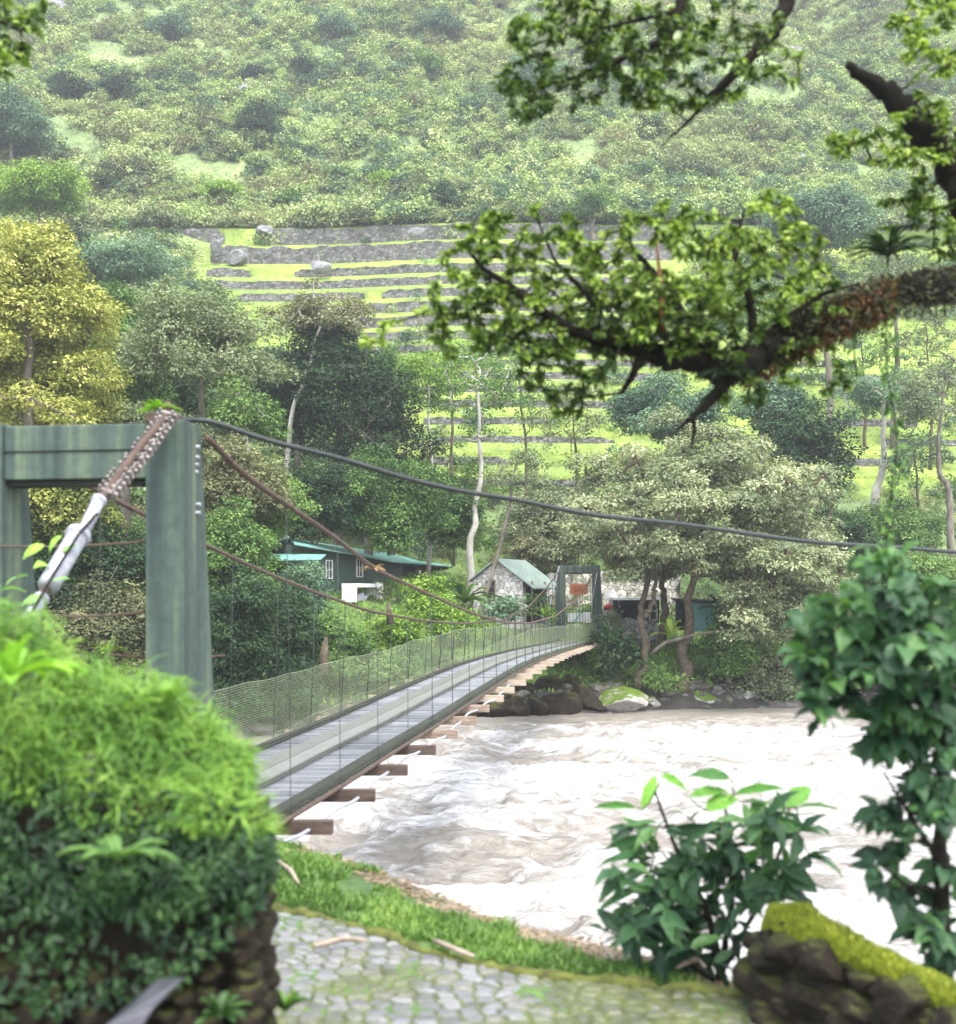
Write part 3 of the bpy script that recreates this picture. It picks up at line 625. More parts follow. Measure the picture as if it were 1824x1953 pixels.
# ================================================================== TERRACE WALLS
SEG = {16: [(322, 428), (492, 1260)], 15: [(400, 1280)], 14: [(392, 476), (560, 1250)], 13: [(400, 1240)], 12: [(450, 700), (730, 1200)], 11: [(560, 1300)], 10: [(560, 1350)],
       9: [(600, 1300)], 8: [(640, 1330)], 7: [(700, 1300), (1480, 1640)], 6: [(760, 1250), (1500, 1760)], 5: [(790, 1150), (1560, 1824)], 4: [(820, 1190), (1700, 1900)], 3: [(810, 1060), (1580, 1760)],
       2: [(830, 1170), (1690, 1900)], 1: [(820, 980), (1600, 1740)], 0: [(860, 1160)]}
ordn = ['topmost', 'second', 'third', 'fourth', 'fifth', 'sixth', 'seventh', 'eighth', 'ninth', 'tenth', 'eleventh', 'twelfth', 'thirteenth', 'fourteenth', 'fifteenth', 'sixteenth', 'lowest']
for k, segs in SEG.items():
    d_, zb, zt = DK[k]
    for j, (xa, xb) in enumerate(segs):
        X = np.arange((xa-CX)/F*d_, (xb-CX)/F*d_, .35); n = len(X); g = rng(k*7+j)
        fr = k > 8
        yf = d_-warp(X); bat = .12; H = zt-zb
        e = np.minimum(np.arange(n), np.arange(n)[::-1]); tp = zt+.02+(fbm(X*.9, X*0+k, 71)-.5)*(.75 if k > 14 else .4)-(0 if fr else .25)*(fbm(X*.35, X*0+k*3, 72) < .42)*H-.25*H*(e < 2)
        if not fr: tp = np.minimum(tp, zt-.05)
        rows = []
        for f_ in (0, .35, .7, 1.): rows.append(np.stack([X, yf-.28+bat*f_+g.normal(0, .05, n), (zb-.3)*(1-f_)+tp*f_], 1))
        rows.append(np.stack([X, yf+.35, tp], 1)); rows.append(np.stack([X, yf+.4, np.full(n, zb-.4)], 1))
        v = np.vstack(rows); i = np.arange(n-1); q = np.vstack([np.stack([i+r_*n, i+1+r_*n, i+1+(r_+1)*n, i+(r_+1)*n], 1) for r_ in range(5)])
        m = MB(); m.add(v, quads=q); m.add(v[[0, n, 2*n, 3*n, 4*n, 5*n]], tris=[[0, 2, 1], [0, 3, 2], [0, 4, 3], [0, 5, 4]]); z_ = n-1
        m.add(v[[z_, n+z_, 2*n+z_, 3*n+z_, 4*n+z_, 5*n+z_]], tris=[[0, 1, 2], [0, 2, 3], [0, 3, 4], [0, 4, 5]])
        side = '' if len(segs) == 1 else (', its left stretch' if j == 0 else ', its right stretch')
        tag(m.build('terrace_wall', M['stone_terrace'], None), 'grey dry stone terrace wall on the hillside, '+ordn[16-k]+' row from the top'+side, 'terrace wall', 'terrace walls on the hillside')
# ================================================================== BUILDINGS
def quad(m, pts, th, tint=None):
    """a slab with the given four top corners and a thickness downwards"""
    m.prism([np.asarray(p_) for p_ in pts], (0, 0, -th), tint)
def win(parent, c, w_, h_, R, nx, nz, frame='white', d_=.06):
    fr = MB(); t = .05
    c = np.asarray(c)
    for s_ in (-1, 1):
        fr.box(c+R@np.array([s_*(w_/2), 0, 0]), (t, .07, h_+t), R); fr.box(c+R@np.array([0, 0, s_*(h_/2)]), (w_-t, .068, t), R)
    for i in range(1, nx): fr.box(c+R@np.array([-w_/2+w_*i/nx, .004, 0]), (t*.6, .05, h_-t), R)
    for i in range(1, nz): fr.box(c+R@np.array([0, .006, -h_/2+h_*i/nz]), (w_-t, .044, t*.6), R)
    f = fr.build('window', M[frame], parent); pn = MB(); pn.box(c+R@np.array([0, .03, 0]), (w_-t, .012, h_-t), R); pn.build('pane', M['glass'], f); return f
def basis(a, b):
    x = nrmz(np.array([b[0]-a[0], b[1]-a[1], 0.])); return np.stack([x, np.array([-x[1], x[0], 0]), [0, 0, 1]], 1)
# long green house
A0, B0 = P(560, 1142, 64), P(853, 1137, 80)
RH = basis(A0, B0); bk = RH[:, 1]*5.5
gh = empty('green_house', (A0[0], A0[1], -.5), 'long dark green timber house with turquoise metal roof on the far bank', 'house')
def gp(px, py):                                # pixel on the front wall plane
    nrm_ = RH[:, 1]; r_ = P(px, py, 1.); t = np.dot(nrm_, A0)/np.dot(nrm_, r_); return r_*t
wl = [gp(556, 1160), gp(853, 1160), gp(853, 1081), gp(735, 1073), gp(556, 1039)]
m = MB(); m.prism(wl, bk); m.build('wall', M['wall_green'], gh)
m = MB(); m.prism([gp(600, 1162)-RH[:, 1]*.06, gp(853, 1162)-RH[:, 1]*.06, gp(853, 1142)-RH[:, 1]*.06, gp(600, 1137)-RH[:, 1]*.06], RH[:, 1]*.05); m.build('plinth', M['white'], gh)
ft = -RH[:, 1]*.55
e = [gp(550, 1037)+ft-RH[:, 0]*.3, gp(735, 1071)+ft, gp(858, 1080)+ft+RH[:, 0]*.3]
def back(px, py, t_): q_ = gp(px, py); n_ = RH[:, 1]; u_ = P(px, py, 1.); return u_*(np.dot(n_, q_+n_*t_)/np.dot(n_, u_))
r_ = [back(548, 1026, 2.6), back(735, 1054, 2.6), back(864, 1071, 2.6)]
m = MB(); rb = [x_+RH[:, 1]*3.2-[0, 0, .7] for x_ in r_]
for i in range(2):
    quad(m, [e[i], e[i+1], r_[i+1], r_[i]], .06); quad(m, [r_[i]+[0, 0, .003], r_[i+1]+[0, 0, .003], rb[i+1], rb[i]], .06)
m.build('roof', M['roof_teal'], gh)
m = MB(); a_, b_ = e[0]-[0, 0, .14], e[2]-[0, 0, .12]; m.tube([e[0]-[0, 0, .12], e[1]-[0, 0, .12], e[2]-[0, 0, .12]], .06, 6); m.build('gutter', M['dark'], gh)
for (px, py, w_, h_) in ((627, 1086, .60, .95), (685, 1083, .62, .98)): win(gh, gp(px, py)-RH[:, 1]*.035, w_, h_, RH, 2, 2)
win(gh, gp(843, 1098)-RH[:, 1]*.035, .35, 1.0, RH, 1, 3)
m = MB(); m.prism([gp(769, 1143)-RH[:, 1]*.05, gp(792, 1143)-RH[:, 1]*.05, gp(792, 1082)-RH[:, 1]*.05, gp(769, 1080)-RH[:, 1]*.05], RH[:, 1]*.04); m.build('door', M['dark'], gh)
# lean-to on its left
m = MB(); q = [P(490, 1068, 60.5), P(612, 1066, 62), P(622, 1057, 64), P(506, 1056, 63.5)]; quad(m, q, .05); m.build('porch_roof', M['roof_teal'], gh)
m = MB(); m.prism([P(498, 1160, 63.6), P(558, 1160, 64.2), P(558, 1032, 64.2), P(498, 1062, 63.6)], (0, 4, 0)); m.build('side_wall', M['dark'], gh)
m = MB(); quad(m, [P(488, 1064, 62.6), P(548, 1029, 63.2), P(556, 1028, 68), P(496, 1062, 68)], .06); m.build('side_roof', M['dark'], gh)
# counter, white panel, laundry, board
ct = empty('counter', P(688, 1142, 62), 'white concrete counter with buckets in front of the green house', 'counter')
o_ = back(692, 1128, -1.6)
k_ = .0275*62/66*66/64
m = MB(); m.box(o_+[0, 0, .32], (3.0, .8, .20), RH); m.build('top', M['white'], ct)
for s_ in (-1.38, 1.28): m = MB(); m.box(o_+RH@np.array([s_, 0, -.17]), (.28 if s_ < 0 else .42, .76, .78), RH); m.build('leg', M['white'], ct)
for s_, h_ in ((-.62, .34), (-.3, .42), (0.05, .3)):
    m = MB(); q = o_+RH@np.array([s_, -.1, -.5]); m.tube([q, q+[0, 0, h_]], [.13, .16], 12); tag(m.build('bucket', M['steel'], None), {-.62: 'leftmost', -.3: 'middle and tallest', .05: 'rightmost'}[s_]+' pale bucket under the white counter', 'bucket', 'buckets under the counter')
m = MB(); a_ = back(724, 1143, -1.2); m.prism([a_, a_+RH@np.array([.72, 0, 0]), a_+RH@np.array([.86, .3, .92]), a_+RH@np.array([.12, .3, .95])], RH[:, 1]*.05)
tag(m.build('leaning_sheet', M['white'], None), 'white sheet leaning beside the counter of the green house', 'panel')
m = MB(); a_ = back(754, 1144, -.8); m.prism([a_, a_+RH@np.array([.25, 0, 0]), a_+RH@np.array([.27, .1, .68]), a_+RH@np.array([.05, .1, .7])], RH[:, 1]*.04)
tag(m.build('board', M['brick'], None), 'narrow orange board leaning on the green house wall', 'board')
m = MB(); m.tube([gp(774, 1086)-RH[:, 1]*.5, gp(812, 1088)-RH[:, 1]*.5], .012, 4); tag(m.build('clothes_line', M['dark'], None), 'clothes line under the eave of the green house', 'line')
for px, w_, mt, nm in ((787, .2, 'white', 'white cloth hanging on the clothes line'), (795, .16, 'red', 'small red cloth hanging on the clothes line'), (804, .28, 'leafhang', '')):
    if mt == 'leafhang': continue
    m = MB(); a_ = gp(px, 1088)-RH[:, 1]*.5; X = np.linspace(-w_/2, w_/2, 7); zs = np.linspace(0, -.72, 6); v = np.array([a_+RH@np.array([x_*(1-.25*j/5), .04*math.sin(x_*40+j), z_]) for j, z_ in enumerate(zs) for x_ in X])
    v2 = v+RH@np.array([0, .012, 0]); i = np.arange(30); a0 = (i//6)*7+i % 6; Q = np.stack([a0, a0+1, a0+8, a0+7], 1); m.add(v, quads=Q); m.add(v2, quads=Q[:, ::-1])
    tag(m.build('laundry', M[mt], None), nm, 'cloth', 'laundry at the green house')
# stone hut
th = -.42; RS = np.array([[math.cos(th), -math.sin(th), 0], [math.sin(th), math.cos(th), 0], [0, 0, 1]])
S0 = P(950, 1178, 68)
sh = empty('stone_hut', S0, 'small pale stone hut with faded green pitched roof beside the bridge', 'hut')
def sp(x, y, z): return S0+RS@np.array([x, y, z])
hw = 1.45; eh = 2.05; ap = 3.1
m = MB(); m.prism([sp(-hw, 0, -.6), sp(hw, 0, -.6), sp(hw, 0, eh), sp(0, 0, ap), sp(-hw, 0, eh)], RS[:, 1]*3.6); m.build('wall', M['stone_hut'], sh)
m = MB(); sl = (ap-eh)/hw
for s_ in (-1, 1):
    x1 = s_*(hw+.75 if s_ > 0 else hw+.2); quad(m, [sp(0, -.3, ap+.10), sp(x1, -.3, ap+.10-sl*abs(x1)), sp(x1, 4, ap+.10-sl*abs(x1)), sp(0, 4, ap+.10)], .07)
m.build('roof', M['roof_green'], sh)
m = MB(); m.box(sp(hw+.5, .1, .9), (.09, .09, 1.5+.6), RS); m.box(sp(hw+.5, 2.0, .9), (.09, .09, 2.1), RS); m.build('post', M['wood_dark'], sh)
m = MB(); m.box(sp(hw+.03, 1.6, .7), (.04, 2.2, 1.9), RS); m.build('door', M['dark'], sh)
win(sh, sp(-.42, -.03, 1.52), .52, .95, RS, 1, 3, 'wood_dark')
# retaining wall behind the far portal
def ruffwall(name, label, pts, zb, zt, th_, mat, seed, cat='wall', bulge=.08):
    g = rng(seed); p = np.array(pts, float); L = np.r_[0, np.cumsum(np.hypot(*np.diff(p[:, :2], axis=0).T))]; s = np.arange(0, L[-1], .3); X = np.interp(s, L, p[:, 0]); Y = np.interp(s, L, p[:, 1])
    Zb = np.interp(s, L, np.broadcast_to(zb, len(p))); Zt = np.interp(s, L, np.broadcast_to(zt, len(p)))+g.normal(0, .06, len(s)); n = len(s); rows = []
    for f_ in np.linspace(0, 1, 7): rows.append(np.stack([X+g.normal(0, .03, n), Y+.12*f_+g.normal(0, bulge, n), Zb*(1-f_)+Zt*f_], 1))
    rows.append(np.stack([X, Y+th_, Zt], 1)); rows.append(np.stack([X, Y+th_, Zb], 1)); v = np.vstack(rows); i = np.arange(n-1); R_ = len(rows)
    m = MB(); m.add(v, quads=np.vstack([np.stack([i+a_*n, i+1+a_*n, i+1+(a_+1)*n, i+(a_+1)*n], 1) for a_ in range(R_-1)]))
    for z_ in (0, n-1):
        ids = [a_*n+z_ for a_ in range(R_)]; m.add(v[ids], tris=[[0, k+1, k] if z_ else [0, k, k+1] for k in range(1, R_-1)])
    return tag(m.build(name, M[mat], None), label, cat)
ruffwall('retaining_wall', 'tall rough stone retaining wall behind the far portal and under the cream tree', [P(1030, 1100, 76)[:2], P(1300, 1100, 77)[:2]], -2.8, [1.2, 1.6], 2., 'stone_big', 3, bulge=.12)
ruffwall('low_stone_wall', 'low dark stone wall below the dark shelter on the far bank', [P(1178, 1200, 67)[:2], P(1262, 1200, 67)[:2]], -3.0, -1.42, .8, 'stone_low', 4)
# dark shelter
sl_ = empty('shelter', P(1212, 1180, 70), 'dark open shelter with pale slab roof behind the cream tree trunks', 'shelter')
m = MB(); c0 = P(1214, 1142, 70.5); m.box(c0, (2.9, 2.4, .14)); m.build('roof', M['white'], sl_)
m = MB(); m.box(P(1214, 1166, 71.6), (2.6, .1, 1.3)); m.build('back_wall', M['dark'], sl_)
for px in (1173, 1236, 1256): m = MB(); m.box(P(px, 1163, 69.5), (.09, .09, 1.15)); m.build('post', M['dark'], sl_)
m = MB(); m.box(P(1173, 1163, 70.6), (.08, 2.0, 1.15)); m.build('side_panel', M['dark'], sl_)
ch = empty('chair', P(1246, 1182, 69.4), 'grey wooden chair frame standing in the dark shelter', 'chair')
for i_, (a_, b_) in enumerate(((-.2, -.2), (.2, -.2), (-.2, .2), (.2, .2))):
    m = MB(); m.box(P(1246, 1182, 69.4)+[a_, b_, .3 if b_ < 0 else .5], (.05, .05, .6 if b_ < 0 else 1.0)); m.build('leg', M['bark_pale'], ch)
m = MB(); m.box(P(1246, 1182, 69.4)+[0, 0, .48], (.44, .44, .05)); m.build('seat', M['bark_pale'], ch)
m = MB(); m.box(P(1246, 1182, 69.4)+[0, .2, .85], (.36, .03, .14)); m.build('backrest', M['bark_pale'], ch)
m = MB(); m.box(P(1168, 1140, 71), (.62, .04, .85), np.array([[.9, 0, -.43], [0, 1, 0], [.43, 0, .9]])); tag(m.build('banner', M['white'], None), 'white cloth banner hung on the stones right of the far portal', 'banner')
m = MB(); m.tube([P(1152, 1160, 70.2), P(1162, 1157, 70.2), P(1170, 1160, 70.2)], [.1, .2, .1], 10); tag(m.build('red_bundle', M['red'], None, True), 'red bundle lying right of the far portal', 'bundle')
m = MB(); m.box(P(1162, 1170, 70.6), (.9, .5, .55)); tag(bevel(m.build('white_chest', M['white'], None), .03), 'white chest standing under the red bundle right of the portal', 'chest')
# turquoise cabin
cb_ = empty('turquoise_cabin', P(1338, 1202, 66), 'small turquoise cabin with flat dark roof right of the tree trunks', 'cabin')
m = MB(); m.box(P(1338, 1176, 66.5)+[0, .9, 0], (1.2, 1.8, 1.6)); m.build('wall', M['teal'], cb_)
m = MB(); m.box(P(1308, 1174, 67.1)+[0, .9, 0], (.55, 1.5, 1.55)); m.build('side_wall', M['dark'], cb_)
m = MB(); c0 = P(1333, 1148, 66.2); quad(m, [c0+[-1.1, -.2, .1], c0+[1.1, -.2, -.0], c0+[1.1, 2.4, .1], c0+[-1.1, 2.4, .2]], .07); m.build('roof', M['dark'], cb_)
# ================================================================== ROCKS
def rock(label, c, r, mat, seed, cuts=9, group=None, name='boulder', parent=None):
    import bmesh
    bm = bmesh.new(); bmesh.ops.create_icosphere(bm, subdivisions=4, radius=1); v = np.array([x_.co[:] for x_ in bm.verts]); f = np.array([[y_.index for y_ in x_.verts] for x_ in bm.faces]); bm.free()
    g = rng(seed)
    for _ in range(cuts):
        n_ = nrmz(g.normal(0, 1, 3)); k = g.uniform(.5, .82); v = v-np.outer(np.maximum(0, v@n_-k)*.93, n_)
    v *= (1+.13*(fbm(v[:, 0]*1.6+seed, v[:, 1]*1.6+v[:, 2]*1.3, seed)-.5)*2+.05*(fbm(v[:, 0]*6+v[:, 2]*4, v[:, 1]*6+v[:, 2]*3, seed+1)-.5)*2)[:, None]
    v = v*np.asarray(r)+np.asarray(c); m = MB(); m.add(v, tris=f)
    if name is None: return v, f
    o = m.build(name, M[mat], parent, False)
    if label: tag(o, label, 'rock', group)
    return o
rock('big pale boulder with a mossy top at the far waterline', P(1190, 1340, 58.4), (1.2, .9, .75), 'rock_mossy', 21, 7)
rock('tall dark cliff boulder standing out of the scrub high on the hill', P(778, 284, 176)+[0, 1, 0], (2.0, 2.2, 3.0), 'rock_grey', 22, 12)
rock('slanting grey boulder at the upper edge of the terraces', P(912, 386, 152), (1.9, 1.6, 1.9), 'rock_grey', 24, 12)
rock('pale rounded boulder set in the topmost terrace wall', P(800, 446, 137.0), (1.4, .8, .85), 'rock_grey', 25, 8)
rock('dark rocky outcrop among bushes just above the top terrace wall', P(790, 402, 150), (2.5, 1.8, 1.7), 'rock_grey', 26, 12)
rock('pale lump of rock left of the third terrace wall', P(412, 470, 134), (1.0, .8, .8), 'rock_grey', 27, 8)
rock('grey rocks in the mound between terrace walls', P(608, 508, 131), (1.3, .9, .9), 'rock_grey', 28, 10)
rock('whitish rock in the grass at the right, above the slim bare trunk', P(1625, 655, 107), (1.1, .8, .45), 'rock_grey', 29, 8)
rock('pale stone on top of the left end of the terraces', P(462, 425, 140), (.8, .6, .5), 'rock_grey', 30, 8)
rock('pair forming pale stone near the centre of the top terrace', P(690, 424, 141), (.9, .6, .5), 'rock_grey', 31, 8)
hz0 = lambda x, y: float(hill(np.array([x]), np.array([y]))[0])
HR = [((742, 372, 153), 1.1, 'grey rock showing through the scrub left above the dark outcrop'), ((830, 372, 153), 1.0, 'grey rock between the dark outcrop and the slanting boulder'), ((620, 318, 165), 1.5, 'grey rock face in the scrub left of the cliff boulder'), ((600, 405, 147), 1.3, 'low row of grey stone just over the top terrace wall, left part'),
      ((745, 330, 162), 1.2, 'grey rock below the cliff boulder'), ((470, 175, 200), 1.6, 'grey rock beside the small dark bush near the top'), ((120, 20, 232), 2.2, 'bare grey rock at the upper left edge of the hill'), ((1210, 115, 210), 1.8, 'grey rock behind the leafy upper bough'), ((1510, 115, 215), 2.2, 'pale grey cliff rock high on the right slope'), ((1520, 310, 170), 1.5, 'pale rock on the right slope above the bough'), ((450, 492, 131), 1.0, 'stone heap at the left end of the third terrace row'), ((505, 440, 138), .8, 'mossy stone lump between the two stretches of the top terrace wall')]
for k, (q_, r_, lab) in enumerate(HR):
    p_ = P(*q_); d2 = q_[2]
    for _ in range(60):
        z_ = hz0(p_[0], d2)
        if z_ > p_[2]: d2 -= .8
        elif z_ < p_[2]-r_*1.0: d2 += .8
        p_ = P(q_[0], q_[1], d2)
    rock(lab, p_, (r_*1.3, r_, r_*.9), 'rock_grey', 250+k, 11)
NTH = ['first', 'second', 'third', 'fourth', 'fifth', 'sixth', 'seventh', 'eighth', 'ninth', 'tenth', 'eleventh', 'twelfth', 'thirteenth', 'fourteenth', 'fifteenth', 'sixteenth', 'seventeenth', 'eighteenth', 'nineteenth', 'twentieth', 'twenty first', 'twenty second', 'twenty third', 'twenty fourth', 'twenty fifth', 'twenty sixth', 'twenty seventh', 'twenty eighth', 'twenty ninth', 'thirtieth', 'thirty first', 'thirty second', 'thirty third', 'thirty fourth']
g = rng(77)
spec = [(1020, 1350, .95, .7), (1065, 1345, 1.1, .8), (985, 1352, .8, .6), (940, 1354, .95, .55), (905, 1358, .7, .4), (1105, 1335, .9, .8), (1130, 1345, .7, .6), (1150, 1322, .6, .6), (1240, 1340, .6, .4), (1265, 1318, .55, .45),
        (1290, 1310, .6, .5), (1312, 1322, .7, .5), (1340, 1335, .75, .5), (1362, 1340, .4, .3), (1382, 1338, .45, .35), (1400, 1336, .5, .5), (1425, 1330, .85, .6), (1455, 1332, .5, .5), (1492, 1345, 1.0, .45), (1250, 1325, .4, .3),
        (1370, 1322, .5, .35), (1395, 1318, .35, .3), (880, 1366, .5, .3), (1085, 1310, .8, .7), (1040, 1315, .9, .7), (1000, 1325, .8, .6), (1205, 1318, .5, .35), (1330, 1312, .35, .3), (1440, 1312, .4, .35), (960, 1338, .7, .5), (1560, 1340, .7, .4), (1620, 1338, .8, .4), (1700, 1338, .7, .4)]
for k, (px, py, r_, rz) in enumerate(spec):
    d_ = np.interp(px, [400, 900, 1137, 1600, 1824], [47, 56.3, 57.8, 61.8, 63.5])+ (1352-py)*.055
    rk_ = sorted(spec).index((px, py, r_, rz)); rock('%s rock from the left along the far waterline, %s' % (NTH[rk_], 'under the far bridge end' if px < 1140 else 'right of the big mossy boulder' if px > 1200 else 'beside the big mossy boulder'), P(px, py, d_), (r_, r_*.8, rz), ('rock_wall' if px < 1150 else 'rock') if k % 4 or px < 1150 else 'rock_mossy', 100+k, 8, 'rocks along the far waterline')  # rocks below the bridge take darker stone to imitate its shadow
for k, (px, py, r_) in enumerate(((430, 1412, .7), (455, 1405, .5), (500, 1392, .7), (560, 1385, .6), (620, 1375, .6))):
    rock(NTH[k]+' dark rock from the left at the foot of the left bank, behind the netting', P(px, py, np.interp(px, [400, 700], [47.3, 52])), (r_, r_, r_*.6), 'rock', 150+k, 8, 'rocks along the left bank')
g = rng(79); mb = MB()
for k in range(150):                       # loose cobbles between the boulders: one mass of shingle
    px = g.uniform(1140, 1800) if k < 120 else g.uniform(860, 1140); yy = shore((px-CX)/F*60.)+g.uniform(-.1, 2.2); x_ = (px-CX)/F*yy; r_ = g.uniform(.08, .26)
    v, f = rock(None, (x_, yy, float(hill(np.array([x_]), np.array([yy]))[0])+r_*.2), (r_*1.3, r_, r_*.8), None, 3000+k, 6, name=None); mb.add(v, tris=f)
tag(mb.build('shingle', M['rock']), 'grey shingle and cobbles along the foot of the far bank', 'shingle', kind='stuff')
ruffwall('abutment', 'dark mossy stone abutment added as shade under the far bridge end', [P(1020, 1280, 66.5)[:2], P(1160, 1280, 67.3)[:2]], -5.2, -2.95, 2.2, 'rock_wall', 9, bulge=.15)  # dark wall added to paint in the gloom below the bridge
# ================================================================== TREES AND SHRUBS OF THE FAR BANK
def hz(x, y): return float(hill(np.array([x], float), np.array([y], float))[0])
def onhill(px, d):
    x = (px-CX)/F*d; return np.array([x, d, hz(x, d)])
def T(label, px, py, d, rx, rz, pal_, seed, n=40, lr=None, leaf=.17, cov=1.1, bpx=None, bd=None, tr=.22, cat='tree', ry=None, bpts=None, **kw):
    c = P(px, py, d); k = d/F; R = np.array([rx*k, (ry or rx)*k*.9, rz*k]); b = onhill(bpx if bpx is not None else px, bd or d)
    if bpts: kw['bend'] = [P(*q) for q in bpts]
    return tree(label, cat, b, c, R, n, lr or R[0]*.26, leaf, cov, pal_, tr, seed, **kw)
def B(label, px, py, d, rx, rz, pal_, seed, **kw):
    c = P(px, py, d); k = d/F; return bush(label, c, (rx*k, rx*k*.9, rz*k), pal_, seed, **kw)
T('golden yellow leafy tree at the left edge behind the portal beam', 40, 640, 50, 180, 260, YELLOW, 301, n=120, lr=.8, leaf=.17, cov=1.3, zmin=-.9, tr=.3, tbase=.52, var=.13)
T('broad grey green tree left of the dark hollow, its trunk forked', 375, 690, 60, 175, 135, GREY, 302, n=70, lr=.85, leaf=.18, cov=.85, bpx=390, tr=.2, tbase=.58, bpts=[(388, 850, 60)], bark='bark')
T('umbrella crowned brownish tree with a slim pale bent trunk', 618, 612, 73, 102, 62, BROWN, 303, n=48, lr=.6, leaf=.17, cov=.9, bpx=545, tr=.15, bark='bark_pale', tbase=.5, bpts=[(548, 850, 73), (560, 770, 73), (590, 700, 73)], flat=.5)
T('small light green tree under the umbrella crown, left of the hollow', 465, 800, 58, 70, 80, GREEN, 304, n=22, lr=.75, leaf=.17, cov=.7, tr=.11, bark='bark_pale', tbase=.5)
T('tree draped in hanging green creepers at the right side of the dark hollow', 738, 800, 86, 34, 190, GREEN, 305, n=46, lr=.6, leaf=.16, cov=1.4, tr=.2, tbase=.38, zmin=-1, flat=1.5)
T('dark leaning evergreen behind the dark hollow', 640, 720, 74, 110, 110, DARK, 306, n=50, lr=1.0, leaf=.2, cov=.8, tr=.25, tbase=.35)
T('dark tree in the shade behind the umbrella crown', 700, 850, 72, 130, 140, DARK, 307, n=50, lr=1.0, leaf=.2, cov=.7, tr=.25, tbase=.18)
B('big mound of green creepers above the green house', 745, 960, 68, 100, 90, GREEN, 308, leaf=.17, cov=1.5, n=38, tbase=.42)
B('dark creeper mound left above the green house roof', 600, 965, 67, 90, 75, DARK, 309, leaf=.17, cov=1.4, n=30, tbase=.45)
T('slim airy tree with a mottled pale trunk behind the stone hut', 915, 745, 71, 95, 115, GREEN, 310, n=40, lr=.62, leaf=.17, cov=.5, bpx=893, tr=.20, bark='bark_pale', tbase=.5, bpts=[(902, 1010, 71), (916, 900, 71)], zmin=-.9)
T('thin leaning tree crossing in front of the stone hut wall', 985, 905, 67, 62, 60, GREY, 311, n=20, lr=.5, leaf=.15, cov=.5, bpx=908, tr=.15, bark='bark', tbase=.55, bpts=[(930, 1120, 67), (962, 1010, 67)])
B('leafy green thicket behind the stone hut', 860, 975, 73, 75, 95, GREEN, 312, leaf=.18, cov=1.1, n=30, tbase=.45)
T('small feathery green tree left of the pale mottled trunk', 815, 755, 76, 70, 90, LIME, 313, n=30, lr=.7, leaf=.18, cov=.6, tr=.12, bark='bark_pale', tbase=.3)
T('lower golden tree just over the left part of the portal beam', 110, 760, 54, 120, 90, YELLOW, 376, n=60, lr=.7, leaf=.17, cov=1.3, tbase=.4, zmin=-.9)
T('full green tree between the golden trees and the fork trunked tree', 230, 735, 64, 90, 100, GREEN, 377, n=60, lr=.7, leaf=.17, cov=1.3, tbase=.5, zmin=-.9)
T('light green tree behind the fork trunked tree', 300, 620, 82, 110, 80, GREY, 378, n=60, lr=.9, leaf=.2, cov=1.2, tbase=.55, zmin=-.8)
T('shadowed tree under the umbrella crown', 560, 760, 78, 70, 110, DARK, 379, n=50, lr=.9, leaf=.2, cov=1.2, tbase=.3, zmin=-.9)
for (a_, b_, d_, rx, rz, pl, sd_, lab, bx) in ((860, 700, 84, 70, 80, LIME, 390, 'thin feathery tree in front of the terraces left of the pale mottled trunk', 850), (990, 740, 84, 80, 100, GREEN, 391, 'open airy tree before the terraces right of the pale mottled trunk', 1000), (1090, 800, 86, 70, 80, GREY, 392, 'sparse grey tree in front of the lime lawn left of the cream dome tree', 1100), (1765, 640, 96, 70, 60, GREY, 393, 'sparse tree standing on the bright terrace at the right edge', 1775), (1640, 660, 98, 60, 60, GREEN, 394, 'sparse green tree right of the straight grey trunk', 1650), (1745, 880, 84, 60, 60, BLUE, 395, 'thin low tree between the leaning pale trunk and the right edge', 1750)):
    T(lab, a_, b_, d_, rx, rz, pl, sd_, n=34, lr=.6, leaf=.2, cov=.38, bpx=bx, tr=.12, bark='bark_mid', tbase=.55, zmin=-.9)
# the cream dome tree on its three crooked trunks
dome = T('large dome shaped cream flowering tree right of the far portal, on crooked trunks', 1340, 1030, 62, 280, 205, CREAM, 320, n=560, lr=.72, leaf=.18, cov=1.25, bpx=1305, bd=60.5, tr=.30, shell=(.55, 1.0), tbase=.56, var=.13, flat=.5,
         bark='bark_mid', bpts=[(1300, 1240, 60.6), (1316, 1170, 60.8)], limbr=.14, zmin=-.8, cull=lambda a, b: (a < 1172 and b > 1052) or (a < 1400 and b > 1100) or b > 1225)
for (pts, r_) in (([(1212, 1315, 59.3), (1225, 1280, 59.5), (1232, 1230, 59.6), (1222, 1185, 59.7), (1228, 1150, 60), (1240, 1090, 61), (1270, 1030, 62)], .20), ([(1262, 1215, 64), (1268, 1170, 64), (1266, 1110, 64), (1275, 1040, 64)], .2), ([(1228, 1178, 59.7), (1245, 1150, 59.7), (1252, 1120, 60), (1250, 1060, 61)], .13)):
    m = MB(); p = np.array([P(*q) for q in pts]); t = np.linspace(0, len(p)-1, 22); q = np.stack([np.interp(t, np.arange(len(p)), p[:, k]) for k in range(3)], 1); q[1:-1] += rng(3).normal(0, .04, (20, 3)); m.tube(q, np.linspace(r_*1.15, r_*.5, 22), 9); m.build('trunk', M['bark_mid'], dome, True)
m = MB(); m.tube([P(1240, 1248, 59.8), P(1270, 1225, 59.8), P(1320, 1212, 60), P(1390, 1200, 60)], [.10, .09, .08, .04], 7); m.build('branch', M['bark'], dome, True)
T('low spreading arm of cream foliage right of the turquoise cabin', 1520, 1185, 61, 105, 85, CREAM, 321, n=100, lr=.75, leaf=.17, cov=1.3, tr=.12, tbase=.55, bd=62.5, var=.14)
B('brownish cream scrub on the stones left of the dome tree', 1060, 1010, 78, 90, 75, CREAM, 322, leaf=.19, cov=1.2, n=34, tbase=.48)
